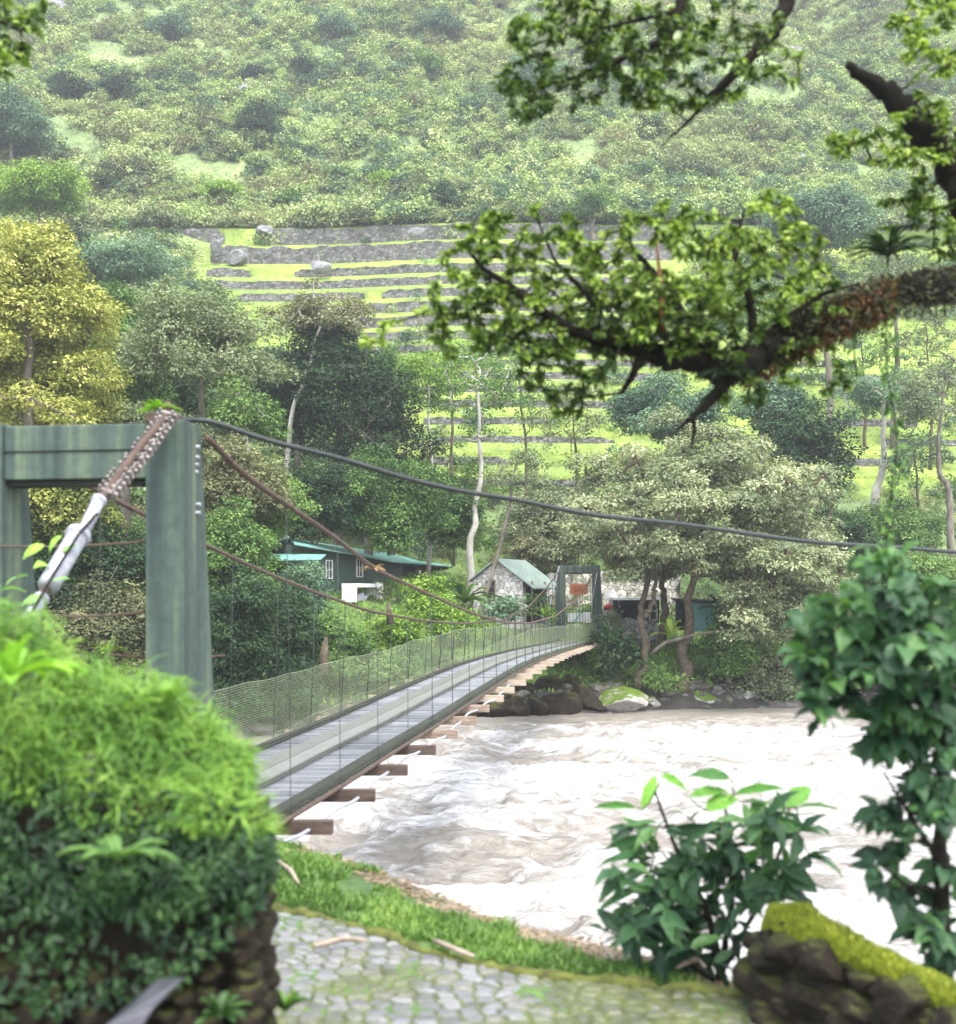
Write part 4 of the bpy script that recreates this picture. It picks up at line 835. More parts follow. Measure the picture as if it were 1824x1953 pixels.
B('pale dry scrub above the stone hut roof', 1010, 1045, 77, 50, 42, BROWN, 323, leaf=.18, cov=1.1, n=20, tbase=.55)
T('round blue green tree rising behind the cream dome tree', 1270, 800, 80, 115, 85, BLUE, 324, n=46, lr=1.0, leaf=.2, cov=1.2, tr=.2, tbase=.55)
T('dark glossy tree at the right shoulder of the cream dome tree', 1545, 870, 72, 80, 115, DARK, 325, n=46, lr=.85, leaf=.24, cov=1.1, tr=.2, tbase=.38, bpx=1560, zmin=-.9)
T('blue green tree between the dark glossy tree and the round one', 1480, 785, 76, 70, 70, BLUE, 326, n=30, lr=.8, leaf=.2, cov=1.1, tr=.2, tbase=.42)
B('dark blue bush right below the overhead cable', 1600, 1040, 70, 75, 70, DARK, 327, leaf=.18, cov=1.3, n=30, tbase=.52)
T('airy grey green tree with a leaning pale trunk on the bright grass', 1690, 765, 86, 92, 58, BLUE, 328, n=50, lr=.75, leaf=.2, cov=.85, bpx=1668, tr=.30, bark='bark_pale', tbase=.68, bpts=[(1675, 940, 86), (1686, 870, 86)], flat=.5)
T('airy grey tree at the right edge with a dark forked trunk', 1800, 775, 80, 90, 100, GREY, 329, n=50, lr=.75, leaf=.19, cov=.7, bpx=1822, tr=.22, bark='bark', tbase=.58, bpts=[(1812, 950, 80), (1790, 880, 80)])
T('tall slim forked trunk with a thin crown on the upper grass', 1712, 540, 98, 70, 60, GREY, 330, n=18, lr=.9, leaf=.24, cov=.5, bpx=1705, tr=.22, bark='bark', tbase=.5, bpts=[(1708, 700, 98), (1712, 620, 98)])
T('straight grey trunk tree left of the slim forked trunk', 1590, 600, 92, 90, 80, GREY, 331, n=24, lr=.9, leaf=.22, cov=.7, bpx=1585, tr=.30, bark='bark', tbase=.45, bpts=[(1585, 800, 92), (1582, 680, 92)])
T('thin tree in front of the pale rocks behind the hanging branch', 1420, 620, 90, 80, 80, GREEN, 332, n=24, lr=.9, leaf=.22, cov=.7, bpx=1460, tr=.2, bark='bark', tbase=.45, bpts=[(1450, 760, 90), (1450, 690, 90)])
T('large soft green tree on the slope behind the top of the hanging branch', 1560, 440, 128, 95, 75, BLUE, 333, n=60, lr=1.6, leaf=.30, cov=1.1, tr=.3, tbase=.6, bd=128)
B('lush low green thicket under the leaning pale trunk', 1720, 1010, 82, 90, 42, GREEN, 334, leaf=.2, cov=1.2, n=24, tbase=.55)
# left bank seen through and beside the near portal
B('yellowish shrub seen through the near portal just under its beam', 95, 965, 49, 105, 85, YELLOW, 340, leaf=.16, cov=1.1, n=40, tbase=.25)
B('dark tangle of shrubs in the middle of the near portal opening', 150, 1080, 50, 130, 110, DARK, 341, leaf=.15, cov=1.2, n=46, tbase=.5)
B('brown green thicket low in the near portal opening', 200, 1200, 48.5, 120, 95, BROWN, 342, leaf=.15, cov=1.2, n=40, tbase=.2)
B('dark shrub at the far left of the near portal opening', 20, 1150, 49, 90, 130, DARK, 343, leaf=.15, cov=1.2, n=40, tbase=.4)
B('olive shrub directly right of the near portal column head', 455, 925, 54, 85, 75, BROWN, 344, leaf=.15, cov=1.2, n=34, tbase=.42)
B('yellow green shrub left of the green house roof', 500, 970, 57, 80, 75, GREEN, 345, leaf=.15, cov=1.2, n=30, tbase=.62)
B('mixed green shrub right of the near portal column at cable height', 450, 1060, 51, 75, 85, GREEN, 346, leaf=.15, cov=1.2, n=34, tbase=.45)
B('dark shrub right of the near portal column, low down', 450, 1200, 49, 85, 105, DARK, 347, leaf=.15, cov=1.3, n=40, tbase=.55)
B('blue green bush in front of the green house porch', 566, 1132, 56, 56, 50, BLUE, 348, leaf=.15, cov=1.4, n=30, tbase=.55)
B('dark green bush below the blue green one', 540, 1210, 53, 78, 82, DARK, 349, leaf=.14, cov=1.3, n=36, tbase=.6)
B('dark shaded scrub at the foot of the left bank above the netting', 480, 1310, 49.5, 110, 60, DARK, 350, leaf=.14, cov=1.3, n=34, tbase=.45)
B('green scrub hanging over the bank left of the bridge middle', 640, 1245, 53.5, 80, 72, GREEN, 351, leaf=.14, cov=1.3, n=34, tbase=.52)
B('bright green bush in the grass below the counter', 760, 1205, 57, 65, 40, LIME, 352, leaf=.14, cov=1.2, n=26, tbase=.3)
B('bright lime shrub in front of the clothes line', 818, 1145, 60, 46, 42, LIME, 353, leaf=.15, cov=1.3, n=24, tbase=.52)
B('light green shrub just above the bridge netting in the middle', 860, 1200, 58.5, 60, 36, LIME, 354, leaf=.14, cov=1.2, n=26, tbase=.35)
B('grey green leafy plant at the foot of the stone hut', 965, 1162, 64, 42, 26, BLUE, 355, leaf=.24, cov=1.2, n=14, tbase=.75)
B('low green scrub behind the netting near the far end', 740, 1290, 55, 95, 40, GREEN, 356, leaf=.14, cov=1.2, n=26, tbase=.4)
B('small green bush between the hut and the far portal', 1025, 1150, 67, 22, 28, GREEN, 357, leaf=.16, cov=1.1, n=10, tbase=.4)
# right of the portal, under the dome tree
B('dark broad leaved bush at the foot of the far portal', 1178, 1248, 60, 42, 44, DARK, 360, leaf=.28, cov=1.2, n=18, tbase=.62)
B('black green scrub added as shade under the far bridge end', 1075, 1282, 63.5, 60, 26, DARK, 358, leaf=.2, cov=1.3, n=20, tbase=.1)  # near black leaf tone stands in for shadow below the bridge
B('dark leafy scrub left of the bridge end added as shade', 1000, 1295, 61.5, 50, 26, DARK, 359, leaf=.18, cov=1.3, n=18, tbase=.25)  # added dark leaves extend that painted shadow
B('ferny light green clump between the two crooked trunks', 1262, 1292, 58.8, 34, 26, GREEN, 361, leaf=.22, cov=1.0, n=14, tbase=.6, aspect=.3)
B('small grey green bush by the low stone wall', 1170, 1185, 64, 22, 26, GREY, 362, leaf=.14, cov=1.1, n=10, tbase=.5)
B('dark green bush right of the crooked trunks', 1390, 1250, 61, 62, 48, GREEN, 363, leaf=.15, cov=1.3, n=30, tbase=.5)
B('pale green bush at the waterline right of the trunks', 1470, 1290, 61.5, 70, 40, CREAM, 364, leaf=.15, cov=1.2, n=28, tbase=.42)
B('green bush behind the turquoise cabin', 1400, 1180, 65, 45, 45, GREEN, 365, leaf=.16, cov=1.2, n=20, tbase=.5)
B('bright green shrubs on the bank behind the broad leaved branch', 1620, 1240, 63, 95, 60, GREEN, 366, leaf=.16, cov=1.3, n=36, tbase=.6)
B('green bank shrub at the right edge above the water', 1770, 1230, 64, 100, 70, GREEN, 367, leaf=.16, cov=1.3, n=36, tbase=.5)
B('bank bush behind the overhead cable at the right edge', 1760, 1110, 70, 100, 60, GREEN, 368, leaf=.17, cov=1.2, n=34, tbase=.6)
T('leafy tree filling the slope between the dome tree and the right edge', 1690, 1130, 74, 70, 60, DARK, 369, n=30, lr=.9, leaf=.2, cov=1.2, tbase=.6)
T('green tree on the left slope above the golden tree', 70, 370, 120, 75, 60, LIME, 370, n=40, lr=1.3, leaf=.28, cov=1.2, tbase=.42, bd=120)
T('blue green tree at the left edge, above the golden one', 20, 250, 150, 70, 75, BLUE, 371, n=36, lr=1.7, leaf=.32, cov=1.1, tbase=.5, bd=150)
T('pale green spreading tree left of the terraces', 250, 520, 112, 125, 52, BLUE, 372, n=60, lr=1.3, leaf=.26, cov=1.3, tbase=.72, bd=112, flat=.5)
T('dense green tree between the golden tree and the grey green one', 235, 640, 72, 90, 80, GREEN, 373, n=40, lr=.9, leaf=.2, cov=1.2, tbase=.5)
T('dull green tree just behind the near portal beam', 300, 840, 58, 120, 70, GREY, 374, n=44, lr=.8, leaf=.17, cov=1.2, tbase=.42)
T('dark tree behind the trunk of the grey green tree', 330, 800, 68, 110, 90, DARK, 375, n=36, lr=.9, leaf=.19, cov=1.1, tbase=.5)
# fan palm like and banana like plants
def strapplant(label, base, n, L, W, palette, seed, spread=1., cat='plant', name='strap_leaf_plant', t0=.5, shp='g', mat='leaf'):
    g = rng(seed); o = empty(name, base, label, cat); m = MB()
    for i in range(n):
        a = g.uniform(0, 2*math.pi); el = g.uniform(.35, 1.35)/spread; d = np.array([math.cos(a)*math.cos(el), math.sin(a)*math.cos(el), math.sin(el)]); Li = L*g.uniform(.7, 1.15); k = 8
        s = np.linspace(0, 1, k); p = np.asarray(base)+d*Li*s[:, None]+np.array([0, 0, -1])*Li*.45*(s**2.2)[:, None]; sd_ = nrmz(np.cross(d, [0, 0, 1.])); wv = W*np.sin(np.clip(s*.93+.07, 0, 1)*math.pi)**.6
        v = np.stack([p+sd_*wv[:, None]/2+[0, 0, W*.12], p-[0, 0, W*.10], p-sd_*wv[:, None]/2+[0, 0, W*.12]], 1).reshape(-1, 3); q = []
        for j in range(k-1): q += [[3*j, 3*j+1, 3*j+4, 3*j+3], [3*j+1, 3*j+2, 3*j+5, 3*j+4]]
        m.add(v, quads=q, tint=pal(np.array(t0+g.normal(0, .15)), palette))
    m.build('leaf_blades', M[mat], o); return o
strapplant('banana like plant with long arching leaves in front of the stone hut', P(886, 1150, 65), 16, 2.3, .42, GREEN, 380, t0=.5, name='banana_plant')
strapplant('yellow green spiky agave between the hut and the far portal', P(1040, 1178, 66), 24, 1.3, .12, LIME, 381, t0=.6, name='agave')
strapplant('small bright young banana plant between the dome tree trunks', P(1280, 1215, 61), 7, 1.6, .3, LIME, 382, .7, t0=.75, name='banana_plant')
strapplant('spiky yellowish plant in the undergrowth seen low through the near portal', P(205, 1245, 46.2), 30, .95, .07, LIME, 383, t0=.6, name='agave')
strapplant('broad leaved plant right of the turquoise cabin roof', P(1372, 1165, 65), 9, 1.4, .5, BLUE, 384, t0=.6, name='banana_plant')
# two mossy tree stumps on the left bank
for k, (lab, pts) in enumerate((('mossy broken stump standing in the scrub behind the netting', [(617, 1290), (618, 1250), (622, 1215)]), ('slim bare stump in the grass below the counter', [(745, 1190), (742, 1165), (741, 1148)]))):
    st = empty('tree_stump', P(pts[0][0], pts[0][1], 51.5+k*4), lab, 'stump'); m = MB(); m.tube([P(a_, b_, 51.5+k*4) for a_, b_ in pts], [.26, .20, .07] if k == 0 else [.18, .13, .05], 9); m.build('trunk', M['bark_mid'], st, True)
# single dark trees and bushes picked out on the hill
hs = [(495, 240, 176, 42, 42, DARK, 'dark rounded tree alone in the middle of the scrub slope'), (577, 132, 205, 26, 22, DARK, 'small dark tree high up, above and right of the rounded one'), (135, 178, 190, 42, 26, DARK, 'dark bushy tree high on the left slope'),
      (232, 172, 192, 36, 24, DARK, 'dark green tree right of the bushy one on the high left slope'), (205, 352, 150, 26, 34, DARK, 'dark upright tree on the left slope above the terraces'), (810, 128, 208, 36, 28, GREEN, 'round green tree high above the cliff boulder'),
      (845, 385, 150, 44, 30, DARK, 'dark bush beside the slanting grey boulder'), (140, 460, 135, 30, 26, DARK, 'dark bush on the slope right above the golden tree'), (480, 145, 203, 28, 18, DARK, 'dark low bush near the top centre left'),
      (640, 60, 225, 40, 26, BLUE, 'blue green tree near the top edge of the hill'), (840, 55, 226, 40, 30, BLUE, 'blue green tree at the top edge left of the hanging foliage'), (330, 60, 226, 46, 26, BLUE, 'blue green tree near the top left of the hill'),
      (1130, 400, 150, 44, 34, GREEN, 'green tree just behind the top of the hanging branch'), (1010, 160, 200, 60, 40, BLUE, 'blue green tree behind the tip of the upper foliage'), (650, 345, 158, 34, 24, GREEN, 'green shrub left below the cliff boulder'),
      (430, 375, 152, 40, 26, LIME, 'light green tree above the left end of the terraces'), (560, 385, 150, 34, 22, GREEN, 'green bush over the top terrace wall'), (1320, 330, 165, 50, 34, GREY, 'grey green tree between the two foreground branches'),
      (730, 355, 156, 30, 22, LIME, 'light shrub between the cliff boulder and the terraces'), (300, 420, 142, 40, 22, GREY, 'grey bush touching the left end of the terraces'), (1240, 250, 180, 30, 22, DARK, 'dark bush under the upper foliage')]
for k, (px, py, d_, rx, rz, pl, lab) in enumerate(hs):
    c = P(px, py, d_); k_ = d_/F; z = hz(c[0], d_)
    # slide along the line of sight until the crown sits on the slope
    for _ in range(40):
        if z > c[2]-rz*k_*.8: d_ -= 1.2
        elif z < c[2]-rz*k_*1.8: d_ += 1.2
        c = P(px, py, d_); z = hz(c[0], d_); k_ = d_/F
    tree(lab, 'tree', (c[0], c[1], z), c, (rx*k_, rx*k_, rz*k_*1.15), 26, rx*k_*.33, .34, 1.3, pl, .25, 400+k, tbase=.5, group=None, limbs=False)
# ================================================================== SCRUB AND GRASS OF THE HILLSIDE (masses)
def protos(n, seed, leaf, nl):
    out = []
    for k in range(n):
        g = rng(seed+k); P_, N_, D_, t_ = [], [], [], []
        for i in range(5):
            c = g.normal(0, .42, 3)*[1, 1, .35]+[0, 0, .45+g.random()*.35]; r_ = g.uniform(.3, .55); d = rdir(g, nl, -.3); P_.append(c+d*r_*g.uniform(.7, 1.05, (nl, 1))*[1, 1, .9])
            N_.append(d*.6+[0, 0, .7]+g.normal(0, .45, (nl, 3))); D_.append(d+g.normal(0, .7, (nl, 3))); t_.append(g.normal(0, .1, nl)+g.normal(0, .08))
        m = MB(); n_ = nl*5; s = leaf*g.uniform(.7, 1.3, n_); leaves(m, np.vstack(P_), np.vstack(N_), np.vstack(D_), s, s*.6, np.zeros((n_, 3)), 'q'); out.append((np.vstack(m.v), m.q[0], np.concatenate(t_)))
    return out
def scatter(name, label, pos, size, hue, pals, seed, leaf=.30, nl=26, zs=1.0, squash=None):
    g = rng(seed); pr = protos(6, seed+50, leaf, nl); mb = MB(); which = g.integers(0, 6, len(pos)); ang = g.uniform(0, 6.28, len(pos)); which2 = np.clip((hue*len(pals)).astype(int), 0, len(pals)-1); br_ = g.normal(.5, .09, len(pos))+(fbm(pos[:, 0]/11+9, pos[:, 1]/9, 991)-.5)*.7+(fbm(pos[:, 0]/3.5, pos[:, 1]/3.5, 992)-.5)*.35
    for k in range(6):
        for h in range(len(pals)):
            idx = np.where((which == k) & (which2 == h))[0]
            if not len(idx): continue
            v, q, t = pr[k]; c, s_ = np.cos(ang[idx]), np.sin(ang[idx]); sz = size[idx]
            V = np.stack([(v[None, :, 0]*c[:, None]-v[None, :, 1]*s_[:, None])*sz[:, None], (v[None, :, 0]*s_[:, None]+v[None, :, 1]*c[:, None])*sz[:, None], v[None, :, 2]*sz[:, None]*zs], -1)+pos[idx][:, None]
            Q = (q[None]+np.arange(len(idx))[:, None, None]*len(v)).reshape(-1, 4); tt_ = (t[None]+br_[idx][:, None]).ravel()
            mb.add(V.reshape(-1, 3), quads=Q, tint=pal(tt_, pals[h]))
    return tag(mb.build(name, M['leaf']), label, 'shrubs' if name == 'scrub' else 'undergrowth', kind='stuff')
g = rng(900); n = 40000
d_ = DTOP+.4+(250-DTOP)*g.random(n)**1.15; x = g.uniform(-1, 1, n)*(d_*.42+6); y = d_-warp(x); keep = (fbm(x/7, y/7, 91)+.5*(fbm(x/2.2, y/2.2, 990)-.5) > .36) | (y < DTOP+6); x, y = x[keep], y[keep]
sz = np.exp(g.normal(-.25, .42, len(x)))*(1+.9*(fbm(x/14, y/14, 92) > .54)*g.random(len(x)))
hue = np.clip(fbm(x/22+5, y/16, 93)*1.9-.45+g.normal(0, .17, len(x)), 0, .999)
big = sz*.95 > 1.25; sz = np.minimum(sz*.95, 2.3); HP = [SCRUB, BROWN, SCRUB, LIMEP, BLUE, SCRUB, LIMEP, GREY]
scatter('scrub', 'taller rounded bushes mixed into the mountain scrub above the terraces', np.stack([x, y, hill(x, y)-.15], 1)[big], sz[big], hue[big], HP, 915, .155, 78, 1.1)
x, y, sz, hue = x[~big], y[~big], sz[~big], hue[~big]
scatter('scrub', 'light green mountain scrub covering the slope above the terraces', np.stack([x, y, hill(x, y)-.1], 1), sz, hue, HP, 910, .30, 26, 1.2)
mb = MB(); n = 90000; yy_ = DTOP+1+(245-DTOP)*g.random(n)**1.1; xx_ = g.uniform(-1, 1, n)*(yy_*.42+6); yy_ = yy_-warp(xx_); s_ = g.uniform(.18, .5, n)
leaves(mb, np.stack([xx_, yy_, hill(xx_, yy_)-.02], 1), np.stack([g.normal(0, .6, n), -np.ones(n), g.uniform(.2, 1.2, n)], 1), np.stack([g.normal(0, .5, n), g.normal(-.2, .3, n), np.ones(n)], 1), s_, s_*.5, pal(g.normal(.45, .15, n)+(fbm(xx_/6, yy_/6, 993)-.5)*.9, [(.11, .14, .07), (.20, .25, .09), (.31, .36, .14), (.42, .43, .24)]), 'q')
tag(mb.build('hill_grass', M['leaf']), 'pale dry grass between the bushes on the upper slope', 'grass', kind='stuff')
# scrub beside the terraces
n = 9500; d_ = g.uniform(80, DTOP+3, n); x = g.uniform(-1, 1, n)*(d_*.42+6); px = x/d_*F+CX; y = d_-warp(x)
zz = hill(x, y); py = HY-zz/d_*F
left = px < 330+np.clip((py-430), 0, 600)*.75+(fbm(x/4, y/4, 95)-.5)*160; right = (px > 1330) & (py < 610+(fbm(x/5, y/5, 96)-.5)*120)
mid = ((fbm(x/6, y/4, 97) > .64) | (g.random(n) < .05)) & (d_ < 122) & (g.random(n) < .6) | (g.random(n) < .012); k = left | right | mid; x, y, zz = x[k], y[k], zz[k]
scatter('thicket', 'green thicket at both sides of the terraces', np.stack([x, y, zz-.1], 1), g.uniform(.5, 1.25, len(x)), g.random(len(x))*.999, [GREEN, SCRUB, BLUE, GREY], 930, .28, 22)
# undergrowth at the foot of the slope and on the far bank
n = 9500; y = g.uniform(44, 92, n); x = g.uniform(-1, 1, n)*(y*.42+5); s = y-shore(x); px = x/y*F+CX
k = (s > 1.6+g.random(n)*1.5)&(fbm(x/4, y/4, 98) > .30)&~((abs(px-1100) < 60)&(y < 72)&(s > 6))&~((px > 560)&(px < 1060)&(y > 58)&(y < 80)&(g.random(n) < .9))&~((px > 1130)&(px < 1400)&(y > 60.5)&(y < 76)&(g.random(n) < .9)); x, y = x[k], y[k]
scatter('undergrowth', 'low green undergrowth along the far bank', np.stack([x, y, hill(x, y)-.15], 1), g.uniform(.3, .95, len(x))*(.5+.5*sstep(2.5, 8, x*0+y-shore(x))), g.random(len(x))*.999, [GREEN, DARK, GREEN, GREY, BROWN], 950, .22, 20)
# grass: tufts on the terraces and on the far bank
mb = MB(); n = 60000; d_ = g.uniform(76, DTOP+5, n); x = g.uniform(-32, 60, n); j = g.random(n) < .55; dks = np.array([a_ for a_, _, _ in DK]); d_[j] = dks[g.integers(0, len(dks), j.sum())]+np.abs(g.normal(0, .25, j.sum()))+.05
y = d_-warp(x); s = g.uniform(.22, .5, n)*np.interp(d_, [76, 105, 118, 140], [.7, .55, .36, .36]); nr = np.stack([g.normal(0, .5, n), -np.ones(n), g.uniform(.1, .7, n)], 1); dr = np.stack([g.normal(0, .5, n), -g.random(n)*.7, np.ones(n)*g.uniform(.2, 1, n)], 1)
leaves(mb, np.stack([x, y, hill(x, y)-.03], 1), nr, dr, s, s*.5, pal(g.normal(.5, .2, n)*.6+fbm(x/5, y/3, 31)*.4, [(.08, .12, .02), (.16, .22, .03), (.26, .33, .05), (.38, .42, .11)]), 'q')
tag(mb.build('grass', M['leaf']), 'bright yellow green grass on the terraces', 'grass', kind='stuff')
mb = MB(); n = 42000; y = g.uniform(48, 78, n); x = g.uniform(-18, 30, n); k = (y-shore(x)) > 1.0+1.6*g.random(n); x, y = x[k], y[k]; n = len(x); s = g.uniform(.12, .34, n)
leaves(mb, np.stack([x, y, hill(x, y)-.03], 1), np.stack([g.normal(0, .5, n), -np.ones(n), g.uniform(.1, .7, n)], 1), np.stack([g.normal(0, .5, n), -g.random(n)*.7, np.ones(n)], 1), s, s*.4, pal(g.normal(.5, .22, n), [(.04, .08, .015), (.08, .16, .025), (.15, .26, .04), (.24, .34, .08)]), 'q')
tag(mb.build('bank_grass', M['leaf']), 'green grass on the far bank around the house', 'grass', kind='stuff')
# ================================================================== NEAR BANK
g = rng(1200)
mb = MB(); n = 60000; x = g.uniform(-3.2, 2.6, n); y = pedge(x)+.10+(edge(x)+.25-pedge(x)-.1)*g.random(n); s0 = y-edge(x)
k = (fbm(x*2.2, y*2.2, 43) < .60-.36*sstep(-1.05, -.25, s0)*(.6+.8*np.exp(-((x+.3)/.8)**2))+.1*sstep(.5, 1.6, x)) ; x, y = x[k], y[k]; n = len(x)
L = g.uniform(.03, .10, n)*(.5+1.1*fbm(x*1.7, y*1.7, 45)); a = g.uniform(0, 6.28, n)
leaves(mb, np.stack([x, y, nearz(x, y)-.01], 1), np.stack([np.cos(a), np.sin(a), g.uniform(-.2, .6, n)], 1), np.stack([g.normal(0, .45, n), g.normal(0, .45, n), np.ones(n)], 1), L, L*g.uniform(.12, .3, n),
       pal(np.clip(fbm(x*1.6, y*1.6, 44)*.9+g.normal(0, .16, n), 0, 1), [(.045, .09, .022), (.09, .18, .04), (.16, .29, .06), (.30, .38, .11)]), 'g')
tag(mb.build('near_grass', M['leafnear']), 'green grass strip between the cobbled path and the river', 'grass', kind='stuff')
mb = MB(); n = 5000; x = g.uniform(-3.0, 2.4, n); y = edge(x)-g.uniform(-.25, .9, n); L = g.uniform(.02, .07, n); a = g.uniform(0, 6.28, n)
leaves(mb, np.stack([x, y, nearz(x, y)+.012], 1), np.stack([g.normal(0, .3, n), g.normal(0, .3, n), np.ones(n)], 1), np.stack([np.cos(a), np.sin(a), np.zeros(n)], 1), L, L*.6, pal(g.random(n), [(.12, .08, .05), (.3, .22, .15), (.42, .34, .26)]), 'q')
tag(mb.build('leaf_litter', M['leafnear']), 'dry brown leaf litter along the edge of the near bank', 'leaf litter', kind='stuff')
for k, pts in enumerate((((600, 1810), (660, 1795), (700, 1800)), ((830, 1800), (880, 1822), (905, 1830)), ((520, 1640), (555, 1665), (570, 1690)), ((1290, 1850), (1330, 1835), (1345, 1850)))):
    lab = ('pale dry stick lying on the cobbles at the left', 'pale dry stick lying in the grass strip near the kerb', 'thin pale stick leaning on the bank beside the bridge end', 'short curved stick at the foot of the broad leaved plant')[k]
    m = MB(); q = []
    for (px, py) in pts:
        v = P(px, py, 1.); t = -2.27/v[2]; q.append(v*t+np.array([0, 0, .02]))
    m.tube(q, [.016, .02, .01], 6); tag(m.build('stick', M['wood_pale'], None, True), lab, 'stick')
# ------------------------------------------------------------------ right: mossy stone wall
wall = empty('mossy_stone_wall', P(1640, 1953, 6.6), 'low dark stone wall topped with bright yellow green moss in the lower right corner', 'stone wall')
top = [(1462, 1790), (1500, 1762), (1560, 1757), (1620, 1790), (1700, 1840), (1824, 1900), (1960, 1965)]
tv = []; g = rng(61)
m = MB(); cap = MB()
xs_t = np.linspace(1455, 2050, 60); dtop = np.interp(xs_t, [1455, 2050], [6.9, 5.0])
prof_t = np.interp(xs_t, [p_[0] for p_ in top], [p_[1] for p_ in top])
import itertools
def addrock(mbx, c, r, seed, cuts=8):
    v, f = rock(None, c, r, None, seed, cuts, name=None); mbx.add(v, tris=f)
sidx = 0
for px in np.arange(1480, 2000, 38):
    d_ = np.interp(px, [1455, 2050], [6.9, 5.0]); yt = np.interp(px, [p_[0] for p_ in top], [p_[1] for p_ in top])
    for row in range(5):
        py = yt+50+row*52+g.uniform(-8, 8); 
        for dep in (0, .24):
            addrock(m, P(px+g.uniform(-12, 12), py, d_)+np.array([0, dep, 0]), np.array([.13, .16, .085])*g.uniform(.8, 1.5), 700+sidx, 5); sidx += 1
m.build('stones', M['rock_wall'], wall)
# core behind the stones
m = MB(); a_ = P(1475, 1800, 7.02); b_ = P(2050, 2010, 5.12)
m.prism([a_*[1, 1, 0]+[0, 0, -2.6], b_*[1, 1, 0]+[0, 0, -2.6], b_+[0, 0, -.03], a_+[0, 0, -.05]], (.05, .32, 0)); m.build('core', M['rock_wall'], wall)
nx_ = 110; ny_ = 26; U, V = np.meshgrid(np.linspace(0, 1, nx_), np.linspace(0, 1, ny_)); PX = 1468+U*590; DD_ = np.interp(PX, [1455, 2050], [6.9, 5.0]); YT = np.interp(PX, [p_[0] for p_ in top], [p_[1] for p_ in top])
Xc = (PX-CX)/F*DD_; Zc = (HY-YT)/F*DD_; ang = (V-.12)*math.pi*.85; lump = 1+.22*(fbm(U*9, V*2, 67)-.5)*2
e_ = np.minimum(1, np.minimum(U, 1-U)*14)**.5
Yc = DD_+.20-np.cos(ang)*.36*lump*e_; Z2 = Zc-.07+np.sin(ang)*.085*lump*e_+.03*(fbm(U*40, V*9, 68)-.5)-.05*(V < .08)
i = np.arange((ny_-1)*(nx_-1)); a = (i//(nx_-1))*nx_+i % (nx_-1)
m = MB(); m.add(np.stack([Xc.ravel(), Yc.ravel(), Z2.ravel()], 1), quads=np.stack([a, a+1, a+nx_+1, a+nx_], 1)); m.build('moss_cap', M['moss'], wall, True)
mb = MB(); n = 9000; ui = g.random(n); vi = g.uniform(.02, .8, n); ii = (vi*(ny_-1)).astype(int); jj = (ui*(nx_-1)).astype(int)
p = np.stack([Xc[ii, jj], Yc[ii, jj], Z2[ii, jj]], 1)+g.normal(0, .006, (n, 3)); L = g.uniform(.012, .03, n)
leaves(mb, p, g.normal(0, .5, (n, 3))+[0, -.4, .2], g.normal(0, .5, (n, 3))+[0, -.2, 1], L, L*.4, pal(g.random(n), [(.07, .10, .006), (.17, .21, .012), (.30, .33, .03)]), 'q'); mb.build('moss_fringe', M['leafnear'], wall)
# ------------------------------------------------------------------ left: overgrown dark stone wall
lw = empty('overgrown_wall', P(300, 1953, 5.4), 'dark stone wall end at the left, buried under bright green weeds', 'stone wall')
m = MB(); sidx = 0; g = rng(71)
for px in np.arange(-60, 500, 42):
    for py in np.arange(1520, 2080, 42):
        if px < 430 and py < 1850 or py < 1640: continue
        addrock(m, P(px+g.uniform(-9, 9) if px < 440 else 468+g.uniform(-6, 6), py+g.uniform(-9, 9), 5.35)+np.array([0, g.uniform(0, .05), 0]), np.array([.065, .10, .055])*g.uniform(.85, 1.3), 900+sidx, 8); sidx += 1
for py in np.arange(1640, 2080, 42):
    for dep in (.16, .3, .45): addrock(m, P(466+g.uniform(-6, 6), py, 5.4)+np.array([0, dep, 0]), np.array([.065, .10, .055])*g.uniform(.85, 1.25), 900+sidx, 8); sidx += 1
m.build('stones', M['rock_wall'], lw)
m = MB(); a_ = P(-200, 1540, 5.42); b_ = P(478, 1500, 5.42); m.prism([[a_[0], 5.42, -2.6], [b_[0], 5.42, -2.6], [b_[0], 5.42, b_[2]-.12], [a_[0], 5.42, -.85]], (0, .5, 0)); m.build('core', M['rock_wall'], lw)
# grey metal plate at its foot
m = MB(); q = [P(195, 1960, 4.9), P(262, 1900, 4.95), P(300, 1868, 5.0), P(350, 1866, 5.05), P(325, 1890, 5.02), P(290, 1925, 4.98), P(268, 1960, 4.9)]; m.prism(q, (0, .04, -.01)); pl_ = m.build('metal_plate', noisemat('grey_plate', [(.3, (.035, .035, .045)), (.7, (.07, .07, .085))], 5, .5, .2, .004), None); bevel(pl_, .006); tag(pl_, 'bent grey metal plate leaning at the foot of the overgrown wall', 'metal plate')
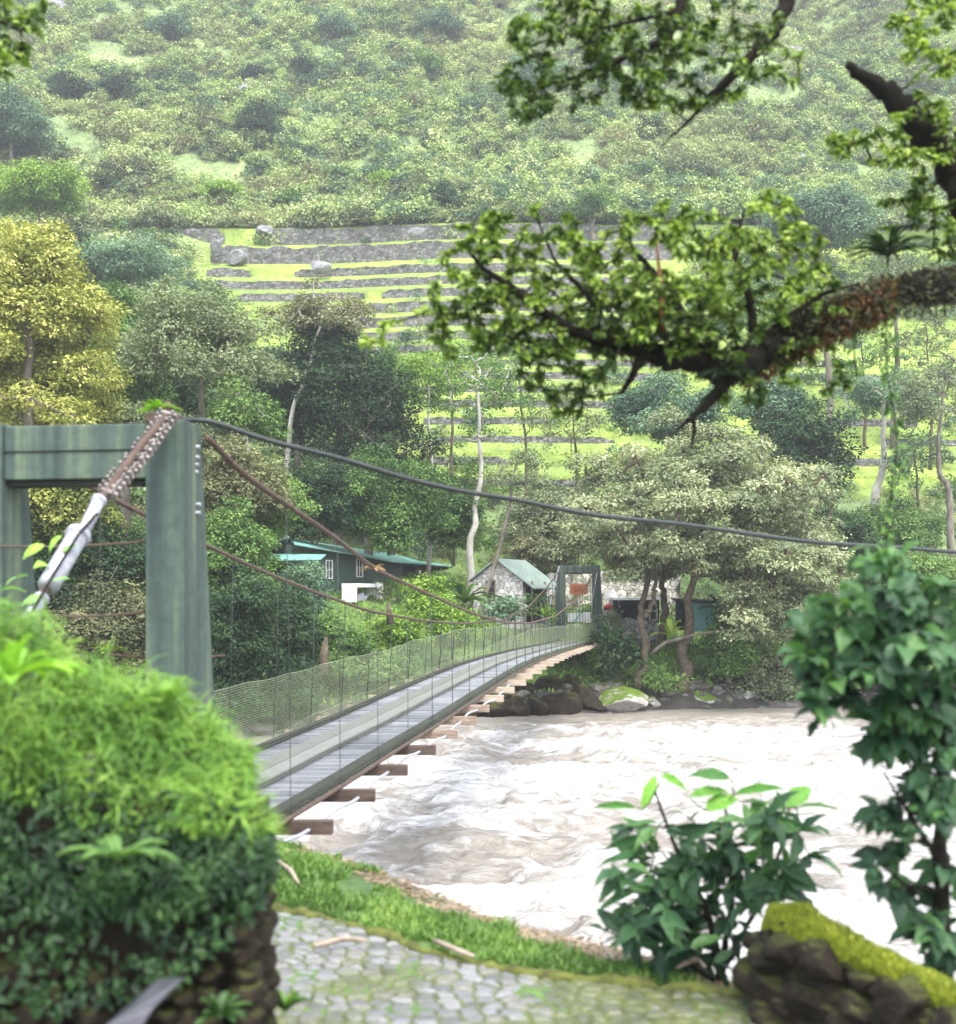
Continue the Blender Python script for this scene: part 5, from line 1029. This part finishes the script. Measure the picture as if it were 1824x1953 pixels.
# weeds over the wall
def wtop(px): return np.interp(px, [-120, 0, 60, 130, 250, 330, 400, 440, 480, 505], [1150, 1200, 1235, 1275, 1305, 1315, 1385, 1440, 1500, 1560])
def weeds(name, label, n, lo, hi, pal_, seed, Ls, shape, fmin=0., fmax=1., t0=.5, xr=(-150, 500)):
    g = rng(seed); px = g.uniform(xr[0], xr[1], n); f = g.uniform(fmin, fmax, n); yt = wtop(px)+g.normal(0, 10, n)+(fbm(px/26., px*0, 733)-.5)*130; bot = np.interp(px, [0, 300, 400, 500], [1800, 1790, 1740, 1680]); py = yt+(bot-yt)*f
    bulge = np.sin(np.clip(f, 0, 1)*math.pi*.6); d0 = 5.75-.55*bulge-.15*(fbm(px/70., py/70., seed)-.3); d = d0+np.abs(g.normal(0, .16, n))+.5*(1-f)*g.random(n)
    # density holes: clumps
    k = fbm(px/45., py/45., seed+1)+g.normal(0, .06, n) > .40; px, py, d, f = px[k], py[k], d[k], f[k]; n = len(px)
    pos = np.stack([(px-CX)/F*d, d, (HY-py)/F*d], 1); L = g.uniform(lo, hi, n); nr = g.normal(0, .5, (n, 3))+np.stack([np.zeros(n), -.4-.5*f, 1-.5*f], 1); dr = g.normal(0, .8, (n, 3))+np.stack([np.ones(n)*.25, -.5*np.ones(n), -.3*np.ones(n)], 1)
    t = t0+(fbm(px/60., py/60., seed+2)-.5)*.9+g.normal(0, .12, n); m = MB(); leaves(m, pos, nr, dr, L, L*Ls, pal(t, pal_), shape); return m
WD = [(.018, .045, .012), (.045, .11, .02), (.10, .22, .03), (.20, .34, .05)]
WDK = [(.008, .024, .010), (.02, .055, .018), (.045, .105, .028), (.09, .17, .04)]  # darkened greens carrying the shade low on the left wall
o = weeds('weeds', '', 42000, .02, .055, WD, 501, .28, 'o', 0, .55, .62, (-150, 505))
tag(o.build('weeds', M['leafnear']), 'bright green small leaved weeds heaped over the left wall', 'weeds', kind='stuff')
o = weeds('weeds', '', 15000, .03, .07, WDK, 511, .42, 'o', .36, .92, .34, (-150, 515))
tag(o.build('creeper', M['leafnear']), 'shade-darkened green creeper hanging down the face of the left wall', 'creeper', kind='stuff')
o = weeds('weeds', '', 1500, .03, .07, WDK, 516, .5, 'o', .8, 1.25, .35); tag(o.build('stray_creeper', M['leafnear']), 'few straggling shade-darkened leaves low on the left wall face', 'creeper', kind='stuff')
o = weeds('weeds', '', 15000, .06, .17, WD, 521, .07, 'g', -.08, .45, .75)
tag(o.build('tall_grass', M['leafnear']), 'fine bright grass blades sticking out of the weeds on the left wall', 'grass', kind='stuff')
# broad light leaves at the far left, and a dark clump
strapplant('bright green weed with long arching leaves at the left edge below the cable sleeve', P(20, 1300, 5.2), 16, .34, .07, [(.08, .2, .02), (.2, .4, .04), (.3, .5, .07)], 531, name='arching_weed', mat='leafnear')
strapplant('pale green arching weed in front of the foot of the portal column', P(325, 1345, 5.7), 14, .24, .045, [(.08, .16, .03), (.16, .3, .05), (.25, .38, .08)], 532, name='arching_weed', mat='leafnear')
strapplant('broad leaved weed hanging out of the dark lower wall face', P(225, 1640, 5.05), 12, .26, .06, [(.04, .09, .03), (.09, .18, .05), (.16, .28, .08)], 533, name='arching_weed', mat='leafnear', spread=1.6)
strapplant('small weed tuft at the foot of the wall end beside the cobbles', P(545, 1930, 5.9), 26, .16, .035, WD, 534, name='weed_tuft', mat='leafnear')
strapplant('low weed tuft against the wall foot in the bottom left', P(420, 1940, 5.1), 22, .16, .04, WDK, 535, name='weed_tuft', mat='leafnear')
vine = empty('climbing_vine', P(95, 1150, 8.3), 'thin vine with single bright leaves climbing the grey cable sleeve', 'vine'); m = MB(); vp = [P(25, 1230, 8.0), P(60, 1170, 8.35), P(100, 1100, 8.7), P(150, 1020, 9.1), P(185, 980, 9.5)]; m.tube(vp, .012, 5); m.build('stem', M['bark_dark'], vine)
lf = [(118, 1022, 36, 1), (85, 1040, 40, 1), (55, 1098, 40, 0), (92, 1078, 34, 1), (50, 1130, 40, 0), (135, 1105, 30, 0), (20, 1150, 34, 0), (85, 1140, 36, 0), (150, 1042, 34, 0)]
m = MB(); g = rng(8); pos = np.array([P(a_, b_, np.interp(b_, [940, 1330], [9.6, 7.5])) for a_, b_, _, _ in lf]); L = np.array([c_*9/F for _, _, c_, _ in lf])
leaves(m, pos, g.normal(0, .3, (9, 3))+[0, -.3, 1], g.normal(0, .3, (9, 3))+[-1, -.3, -.1], L*1.2, L*.7, pal(np.array([.8 if t_ else .4 for *_, t_ in lf]), [(.1, .2, .08), (.2, .4, .1), (.3, .5, .04)]), 'l'); m.build('leaves', M['leafnear'], vine)
# little airplants
strapplant('cream and orange airplant sitting on the main cable before the green house', P(714, 1086, 16.7)+[0, -.06, 0], 22, .20, .02, [(.2, .1, .04), (.45, .3, .18), (.6, .5, .38)], 541, 1.6, name='airplant', mat='leafnear')
strapplant('lime green tuft growing on the near portal head', P(305, 782, 10.8), 26, .2, .035, [(.08, .18, .02), (.2, .4, .03), (.3, .5, .05)], 542, 1.3, name='weed_tuft', mat='leafnear')
strapplant('pale frond caught on the main cable near the portal', P(425, 868, 11.3), 12, .10, .02, [(.3, .4, .25), (.5, .6, .4)], 543, 1., name='airplant', mat='leafnear')
# ------------------------------------------------------------------ big leaved plant and shrub at the right
def ltree(name, label, limbs, regions, base, leafL, asp, palette, seed, per=7, shape='o', bark='bark_dark', twig=.012, t0=.5, droop=.5, cat='tree', lm='leafnear', tw1=.003, rs=1.):
    o = empty(name, base, label, cat); g = rng(seed); sk = []
    for nm, pts in limbs:
        p = np.array([P(*q[:3]) for q in pts]); r_ = np.array([q[3] for q in pts])*rs; t = np.linspace(0, len(p)-1, 8*len(p)); s = np.arange(len(p))
        q = np.stack([np.interp(t, s, p[:, k]) for k in range(3)], 1); rr = np.interp(t, s, r_)
        for _ in range(3): q[1:-1] = (q[:-2]+2*q[1:-1]+q[2:])/4
        q[1:-1] += g.normal(0, 1, (len(q)-2, 3))*rr[1:-1, None]*.15; m = MB(); m.tube(q, rr*(1+g.normal(0, .07, len(rr))), 11); m.build(nm, M[bark], o, True); sk.append(q)
    sk = np.vstack(sk); tw = MB(); lv = MB()
    for (px, py, rx, ry, d0, d1, n, tt_) in regions:
        a = g.uniform(0, 6.28, n); u = np.sqrt(g.random(n)); X = px+np.cos(a)*rx*u; Y = py+np.sin(a)*ry*u; D = g.uniform(d0, d1, n)
        tg = np.stack([(X-CX)/F*D, D, (HY-Y)/F*D], 1); out = grow(tw, sk, tg, twig, tw1, seed+int(px), 5, .08)
        for p in out:
            m_ = len(p); k = per+g.integers(-2, 3); s = g.uniform(.35, 1.02, k); L_ = np.linalg.norm(p[-1]-p[0]); s = np.maximum(s, 1-.75/max(L_, .75)*g.random(k)*1.2)
            pos = np.stack([np.interp(s*(m_-1), np.arange(m_), p[:, j]) for j in range(3)], 1); td = nrmz(p[-1]-p[-2]); dr = td*.6+g.normal(0, .6, (k, 3))+[0, 0, -droop]; nr = g.normal(0, .45, (k, 3))+[0, -.35, .8]
            LL = leafL*g.uniform(.45, 1.4, k); leaves(lv, pos, nr, dr, LL, LL*asp, pal(t0+tt_+g.normal(0, .12)+g.normal(0, .18, k), palette), shape)
    tw.build('twigs', M[bark], o, True)['kind'] = 'stuff'; lv.build('foliage', M[lm], o); return o
# overhanging tree, trunk out of frame at the right
ltree('overhanging_tree', 'big dark limbed tree leaning in from the right with a leafy bough across the view',
      [('trunk', [(2350, 1300, 8.6, .34), (2200, 900, 8.8, .32), (2000, 620, 9, .30), (1900, 500, 9, .22), (1850, 380, 9, .17), (1790, 280, 9, .13), (1700, 180, 8.9, .10), (1615, 122, 8.8, .035)]),
       ('branch', [(1960, 560, 9, .2), (1824, 540, 9, .16), (1720, 560, 8.9, .14), (1620, 585, 8.8, .125), (1540, 625, 8.7, .12), (1470, 665, 8.6, .10), (1400, 705, 8.5, .13), (1340, 690, 8.5, .09), (1270, 680, 8.5, .10), (1190, 655, 8.5, .065), (1110, 640, 8.4, .05), (1040, 600, 8.3, .04), (985, 555, 8.3, .035), (920, 510, 8.2, .02), (880, 460, 8.2, .01)]),
       ('branch', [(1000, 560, 8.3, .035), (950, 565, 8.3, .024), (880, 600, 8.3, .013), (800, 600, 8.3, .006)]),
       ('branch', [(1400, 700, 8.5, .10), (1375, 745, 8.5, .06), (1330, 790, 8.5, .03), (1290, 820, 8.5, .008)]),
       ('branch', [(1230, 670, 8.5, .05), (1205, 720, 8.5, .03), (1185, 750, 8.5, .02)]),
       ('branch', [(1322, 790, 8.5, .025), (1325, 820, 8.5, .02), (1318, 860, 8.5, .006)]),
       ('branch', [(1450, 660, 8.6, .06), (1500, 610, 8.6, .035), (1570, 560, 8.6, .02), (1640, 540, 8.6, .01)]),
       ('branch', [(1340, 680, 8.5, .06), (1290, 580, 8.5, .04), (1230, 500, 8.5, .025), (1180, 440, 8.5, .01)]),
       ('branch', [(1440, 670, 8.6, .05), (1430, 560, 8.5, .03), (1400, 480, 8.5, .02), (1420, 400, 8.5, .01)]),
       ('branch', [(1150, 645, 8.5, .04), (1120, 560, 8.4, .025), (1060, 500, 8.4, .015), (1030, 430, 8.4, .008)])],
      [(1000, 490, 160, 95, 8.0, 8.8, 90, .12), (900, 600, 100, 90, 8.0, 8.6, 54, -.05), (1130, 590, 170, 90, 8.1, 8.9, 80, -.05), (1290, 490, 180, 110, 8.0, 9.0, 110, .15), (1450, 480, 120, 120, 8.1, 9.0, 64, .15), (1080, 700, 100, 60, 8.2, 8.7, 30, -.2), (1250, 600, 150, 80, 8.1, 8.7, 60, -.02),
       (1370, 600, 130, 80, 8.1, 8.8, 50, -.1), (1540, 560, 80, 70, 8.3, 8.9, 26, .05), (1090, 770, 50, 35, 8.3, 8.6, 10, -.25), (1560, 700, 80, 60, 8.4, 8.8, 16, -.15), (720, 640, 30, 25, 8.2, 8.5, 4, .3), (1400, 740, 70, 40, 8.4, 8.8, 12, -.3), (1020, 640, 120, 50, 8.1, 8.6, 30, -.1),
       (1790, 60, 90, 90, 8.4, 9.6, 60, .2), (1770, 250, 100, 80, 8.4, 9.4, 40, .15), (1650, 280, 70, 45, 8.6, 9.1, 14, .1), (1800, 400, 60, 110, 8.6, 9.4, 34, -.05), (1720, 400, 60, 50, 8.6, 9.1, 12, -.1)],
      P(2350, 1300, 8.6), .058, .56, NEARLIME, 601, per=28, t0=.36, twig=.014, tw1=.004, rs=.8)  # lowered tones put the dark undersides into the leaf colour
ltree('upper_bough', 'leafy bough hanging down from above the top edge right of centre', 
      [('branch', [(1560, -160, 8.6, .08), (1500, 0, 8.6, .055), (1470, 70, 8.6, .045), (1405, 135, 8.6, .038), (1350, 190, 8.6, .025), (1320, 225, 8.6, .012), (1262, 278, 8.6, .004)]),
       ('branch', [(1340, -150, 8.4, .05), (1300, 0, 8.4, .035), (1275, 75, 8.4, .028), (1190, 110, 8.4, .02), (1090, 150, 8.4, .012), (985, 175, 8.4, .005)]),
       ('branch', [(1290, 20, 8.4, .02), (1230, 35, 8.4, .014), (1120, 60, 8.4, .008)])],
      [(1080, 60, 110, 80, 8.0, 8.8, 74, 0), (1010, 160, 70, 70, 8.0, 8.7, 34, -.1), (1230, 80, 130, 80, 8.0, 8.8, 70, -.05), (1380, 60, 120, 80, 8.1, 9.0, 54, 0), (1300, 170, 120, 40, 8.2, 8.7, 26, -.05), (1120, 160, 90, 50, 8.1, 8.7, 22, -.1), (1480, 120, 60, 50, 8.4, 8.9, 12, .05), (1240, 190, 40, 18, 8.3, 8.6, 5, .2)],
      P(1500, -160, 8.6), .056, .5, NEARLIME, 621, per=26, t0=.22, cat='branch', twig=.010)  # low leaf tone imitates backlight by colour
ltree('corner_foliage', 'hanging leaves cut by the upper left corner', [('branch', [(-160, -80, 8, .05), (-40, 20, 8, .02), (40, 60, 8, .008)])], [(20, 60, 55, 60, 7.8, 8.4, 24, -.05), (0, 0, 90, 40, 7.8, 8.4, 16, 0), (0, 120, 25, 30, 7.9, 8.2, 5, .15)], P(-160, -80, 8), .085, .55, NEARLIME, 641, per=8, t0=.4, cat='branch')
# epiphytes on the bough
EP = [(.008, .02, .008), (.02, .045, .015), (.04, .08, .02)]
strapplant('dark spiky bromeliad perched where the bough meets the right edge', P(1695, 490, 8.8), 60, .36, .03, EP, 651, 1.1, name='bromeliad', mat='leafnear')
strapplant('shaggy dark bromeliad clump in the middle of the bough', P(1310, 645, 8.35), 60, .30, .03, [(.01, .02, .008), (.03, .06, .02), (.08, .12, .03)], 652, 1.2, name='bromeliad', mat='leafnear')
strapplant('dark bromeliad under the bough beside the hanging twig', P(1385, 715, 8.35), 40, .24, .03, EP, 653, 1.8, name='bromeliad', mat='leafnear')
for k, (px, py, L_) in enumerate(((1262, 590, .32),)):
    m = MB(); b = P(px+5, py+50, 8.35); m.tube([b, b+[-.02, 0, .18], b+[-.03, 0, .40], b+[-.05, 0, .62]], [.02, .022, .016, .005], 7, tint=np.array([.22, .10, .035])); tag(m.build('flower_spike', M['leafnear'], None, True), 'rust brown flower spike rising from the middle bromeliad', 'flower spike')
mb = MB(); n = 2600; g = rng(66); t = g.random(n); bx = np.interp(t, [0, 1], [1700, 1430]); by = np.interp(t, [0, .35, 1], [565, 605, 695]); a = g.uniform(0, 6.28, n); r_ = g.uniform(.06, .14, n)
p = np.stack([(bx-CX)/F*8.7, 8.75+np.cos(a)*r_, (HY-by)/F*8.7+np.sin(a)*r_], 1); L = g.uniform(.03, .09, n)
leaves(mb, p, g.normal(0, 1, (n, 3)), np.stack([g.normal(0, .4, n), np.cos(a), np.sin(a)-.5], 1), L, L*.3, pal(g.random(n), [(.06, .03, .012), (.16, .07, .03), (.24, .13, .06)]), 'q'); tag(mb.build('hanging_moss', M['leafnear']), 'reddish brown moss and dead fern coat on the thick part of the bough', 'moss', kind='stuff')
mb = MB(); n = 3000; g = rng(68); t = g.random(n)*8; bx = np.interp(t, range(9), [1860, 1720, 1620, 1540, 1470, 1400, 1340, 1230, 1110]); by = np.interp(t, range(9), [540, 560, 585, 625, 665, 705, 690, 668, 640]); a = g.uniform(0, 6.28, n); r_ = np.interp(t, range(9), [.13, .125, .11, .10, .095, .12, .09, .07, .04])*g.uniform(.6, 1.3, n)
p = np.stack([(bx-CX)/F*8.6, 8.62+np.cos(a)*r_, (HY-by)/F*8.6+np.sin(a)*r_], 1); L = g.uniform(.03, .09, n)
leaves(mb, p, g.normal(0, 1, (n, 3)), np.stack([g.normal(0, .9, n), np.cos(a), np.sin(a)-.2], 1), L, L*.22, pal(g.random(n)**1.5, [(.005, .006, .003), (.018, .022, .008), (.05, .05, .02), (.09, .11, .03)]), 'g'); tag(mb.build('bough_ferns', M['leafnear']), 'dark moss and small ferns coating the bough', 'moss', kind='stuff')
# hanging vines down the right
for k, (px, y0, y1, lab) in enumerate(((1700, 590, 1050, 'thin leafy vine hanging from the thick bough near the right edge'), (1640, 600, 720, 'short vine hanging from the bough left of the long one'))):
    o = empty('hanging_vine', P(px, y0, 8.7), lab, 'vine'); m = MB(); yy = np.linspace(y0-20, y1, 16); p = np.array([P(px+10*math.sin(q/60.), q, 8.7) for q in yy]); m.tube(p, .005, 4); m.build('stem', M['bark_dark'], o); g = rng(80+k); n = int((y1-y0)/3); s = g.random(n)*15
    pos = np.stack([np.interp(s, np.arange(16), p[:, j]) for j in range(3)], 1)+g.normal(0, .03, (n, 3)); m = MB(); L = g.uniform(.03, .08, n); leaves(m, pos, g.normal(0, .5, (n, 3))+[0, -.5, .5], g.normal(0, .6, (n, 3))+[0, 0, -.6], L, L*.55, pal(g.random(n), [(.02, .06, .015), (.06, .14, .03), (.1, .2, .04)]), 'o'); m.build('leaves', M['leafnear'], o)
# broad leaved shrub at the right edge
ltree('broad_leaved_shrub', 'tall dark shrub with large drooping oval leaves at the right edge',
      [('trunk', [(1830, 2050, 6.6, .05), (1800, 1850, 6.6, .045), (1795, 1600, 6.6, .04), (1800, 1400, 6.5, .03), (1790, 1200, 6.4, .02), (1765, 1120, 6.4, .01)]), ('branch', [(1800, 1420, 6.5, .02), (1740, 1300, 6.4, .012), (1640, 1220, 6.3, .007)]), ('branch', [(1796, 1650, 6.6, .02), (1740, 1560, 6.5, .012), (1690, 1480, 6.5, .006)]), ('branch', [(1798, 1700, 6.6, .02), (1730, 1690, 6.5, .01), (1680, 1650, 6.5, .005)])],
      [(1750, 1165, 110, 78, 6.0, 6.9, 38, .15), (1660, 1230, 120, 110, 6.0, 6.8, 50, -.05), (1780, 1280, 80, 110, 6.0, 6.8, 32, -.1), (1590, 1290, 80, 75, 6.1, 6.6, 20, 0), (1610, 1150, 80, 70, 6.1, 6.8, 12, .2), (1690, 1060, 60, 30, 6.2, 6.8, 8, .3), (1720, 1380, 70, 60, 6.2, 6.8, 16, .05), (1800, 1380, 50, 60, 6.2, 6.8, 14, .1), (1540, 1200, 35, 50, 6.2, 6.6, 5, .2), (1790, 1460, 60, 120, 6.1, 6.8, 24, .0), (1730, 1540, 60, 90, 6.2, 6.8, 16, -.15), (1770, 1680, 70, 110, 6.2, 6.9, 20, -.02), (1700, 1660, 40, 50, 6.3, 6.7, 8, -.2), (1700, 1400, 30, 50, 6.3, 6.6, 7, -.1), (1800, 1820, 40, 60, 6.3, 6.8, 10, -.1), (1560, 1385, 8, 8, 6.3, 6.4, 1, -.2)],
      P(1830, 2050, 6.6), .125, .58, NEAR, 661, per=6, t0=.5, shape='l', droop=.9, cat='shrub', twig=.008, tw1=.003)
ltree('large_leaved_plant', 'plant with big pointed green leaves standing against the white water right of centre',
      [('stem', [(1385, 1960, 7.8, .035), (1375, 1850, 7.8, .03), (1350, 1740, 7.8, .022), (1290, 1620, 7.7, .014), (1250, 1510, 7.7, .007)]), ('stem', [(1375, 1850, 7.8, .022), (1400, 1700, 7.8, .016), (1395, 1580, 7.8, .01), (1370, 1500, 7.8, .006)]), ('stem', [(1375, 1860, 7.8, .02), (1440, 1740, 7.9, .014), (1490, 1620, 7.9, .01), (1510, 1520, 7.9, .006)]), ('stem', [(1370, 1880, 7.8, .02), (1250, 1780, 7.8, .012), (1190, 1720, 7.8, .007)])],
      [(1260, 1640, 90, 80, 7.4, 8.0, 22, .0), (1350, 1700, 110, 70, 7.4, 8.1, 26, -.1), (1460, 1620, 90, 80, 7.5, 8.1, 16, -.05), (1400, 1560, 100, 50, 7.5, 8.0, 10, .2), (1200, 1740, 60, 60, 7.5, 8.0, 12, -.15), (1330, 1790, 110, 50, 7.5, 8.1, 22, -.25), (1500, 1690, 60, 40, 7.6, 8.1, 7, -.25)],
      P(1385, 1960, 7.8), .19, .36, NEAR, 671, per=5, t0=.55, shape='l', droop=.25, cat='plant', twig=.007, tw1=.003)
m = MB(); big = [((1225, 1545), (1252, 1478), .3, .9), ((1262, 1478), (1310, 1520), .28, .8), ((1315, 1520), (1370, 1475), .3, .75), ((1345, 1545), (1385, 1498), .5, .9), ((1395, 1485), (1345, 1452), .34, .45), ((1400, 1515), (1490, 1478), .2, .6), ((1500, 1540), (1540, 1485), .5, .75), ((1440, 1600), (1480, 1560), .4, 1), ((1460, 1622), (1400, 1640), .35, .6), ((1535, 1580), (1480, 1570), .45, .35), ((1480, 1645), (1555, 1670), .5, .2), ((1320, 1700), (1290, 1640), .6, .35), ((1215, 1540), (1150, 1520), .2, .5), ((1520, 1540), (1600, 1510), .12, .5)]
big += [((1250, 1595), (1165, 1602), .2, .35), ((1245, 1625), (1150, 1640), .16, .3), ((1240, 1660), (1160, 1672), .18, .25), ((1235, 1690), (1140, 1705), .2, .2), ((1260, 1570), (1180, 1558), .15, .4), ((1290, 1660), (1320, 1730), .75, .3), ((1440, 1660), (1440, 1740), .7, .2), ((1490, 1660), (1560, 1690), .6, .15), ((1420, 1560), (1450, 1520), .3, .8)]
pos, dr, L, W, tn = [], [], [], [], []
for (a_, b_, w_, t_) in big:
    pa, pb = P(a_[0], a_[1], 7.7), P(b_[0], b_[1], 7.6); pos.append(pa); dr.append(pb-pa); L.append(np.linalg.norm(pb-pa)*1.1); W.append(np.linalg.norm(pb-pa)*1.1*w_); tn.append(t_)
big_o = [o for o in bpy.data.objects if o.name.startswith('large_leaved_plant')][0]
leaves(m, np.array(pos), np.tile([[0, -.8, .6]], (len(pos), 1))+rng(2).normal(0, .2, (len(pos), 3)), np.array(dr), np.array(L), np.array(W), pal(np.array(tn), [(.015, .05, .02), (.04, .12, .04), (.09, .24, .04), (.16, .36, .04)]), 'l'); m.build('large_leaves', M['leafnear'], big_o)
m = MB(); sk_ = np.array([P(*q) for q in ((1375, 1850, 7.8), (1350, 1740, 7.8), (1290, 1620, 7.7), (1268, 1565, 7.7), (1250, 1510, 7.7), (1400, 1700, 7.8), (1395, 1580, 7.8), (1380, 1540, 7.8), (1440, 1740, 7.9), (1490, 1620, 7.9), (1510, 1520, 7.9))])
grow(m, sk_, pos, .008, .004, 12, 6, .05); m.build('leaf_stalks', M['bark_green'], big_o, True)['kind'] = 'stuff'

# ================================================================== the damp air of the valley
m, nt, b, out = newmat('valley_haze'); nt.nodes.remove(b)
pv = node(nt, 'ShaderNodeVolumePrincipled', {'Color': (.93, .96, 1, 1), 'Density': HAZE, 'Anisotropy': .3}); nt.links.new(pv.outputs[0], out.inputs['Volume'])
mb = MB(); mb.box((0, 165, 125), (300, 400, 270)); tag(mb.build('haze', m), 'thin pale haze filling the valley', 'haze', kind='stuff')
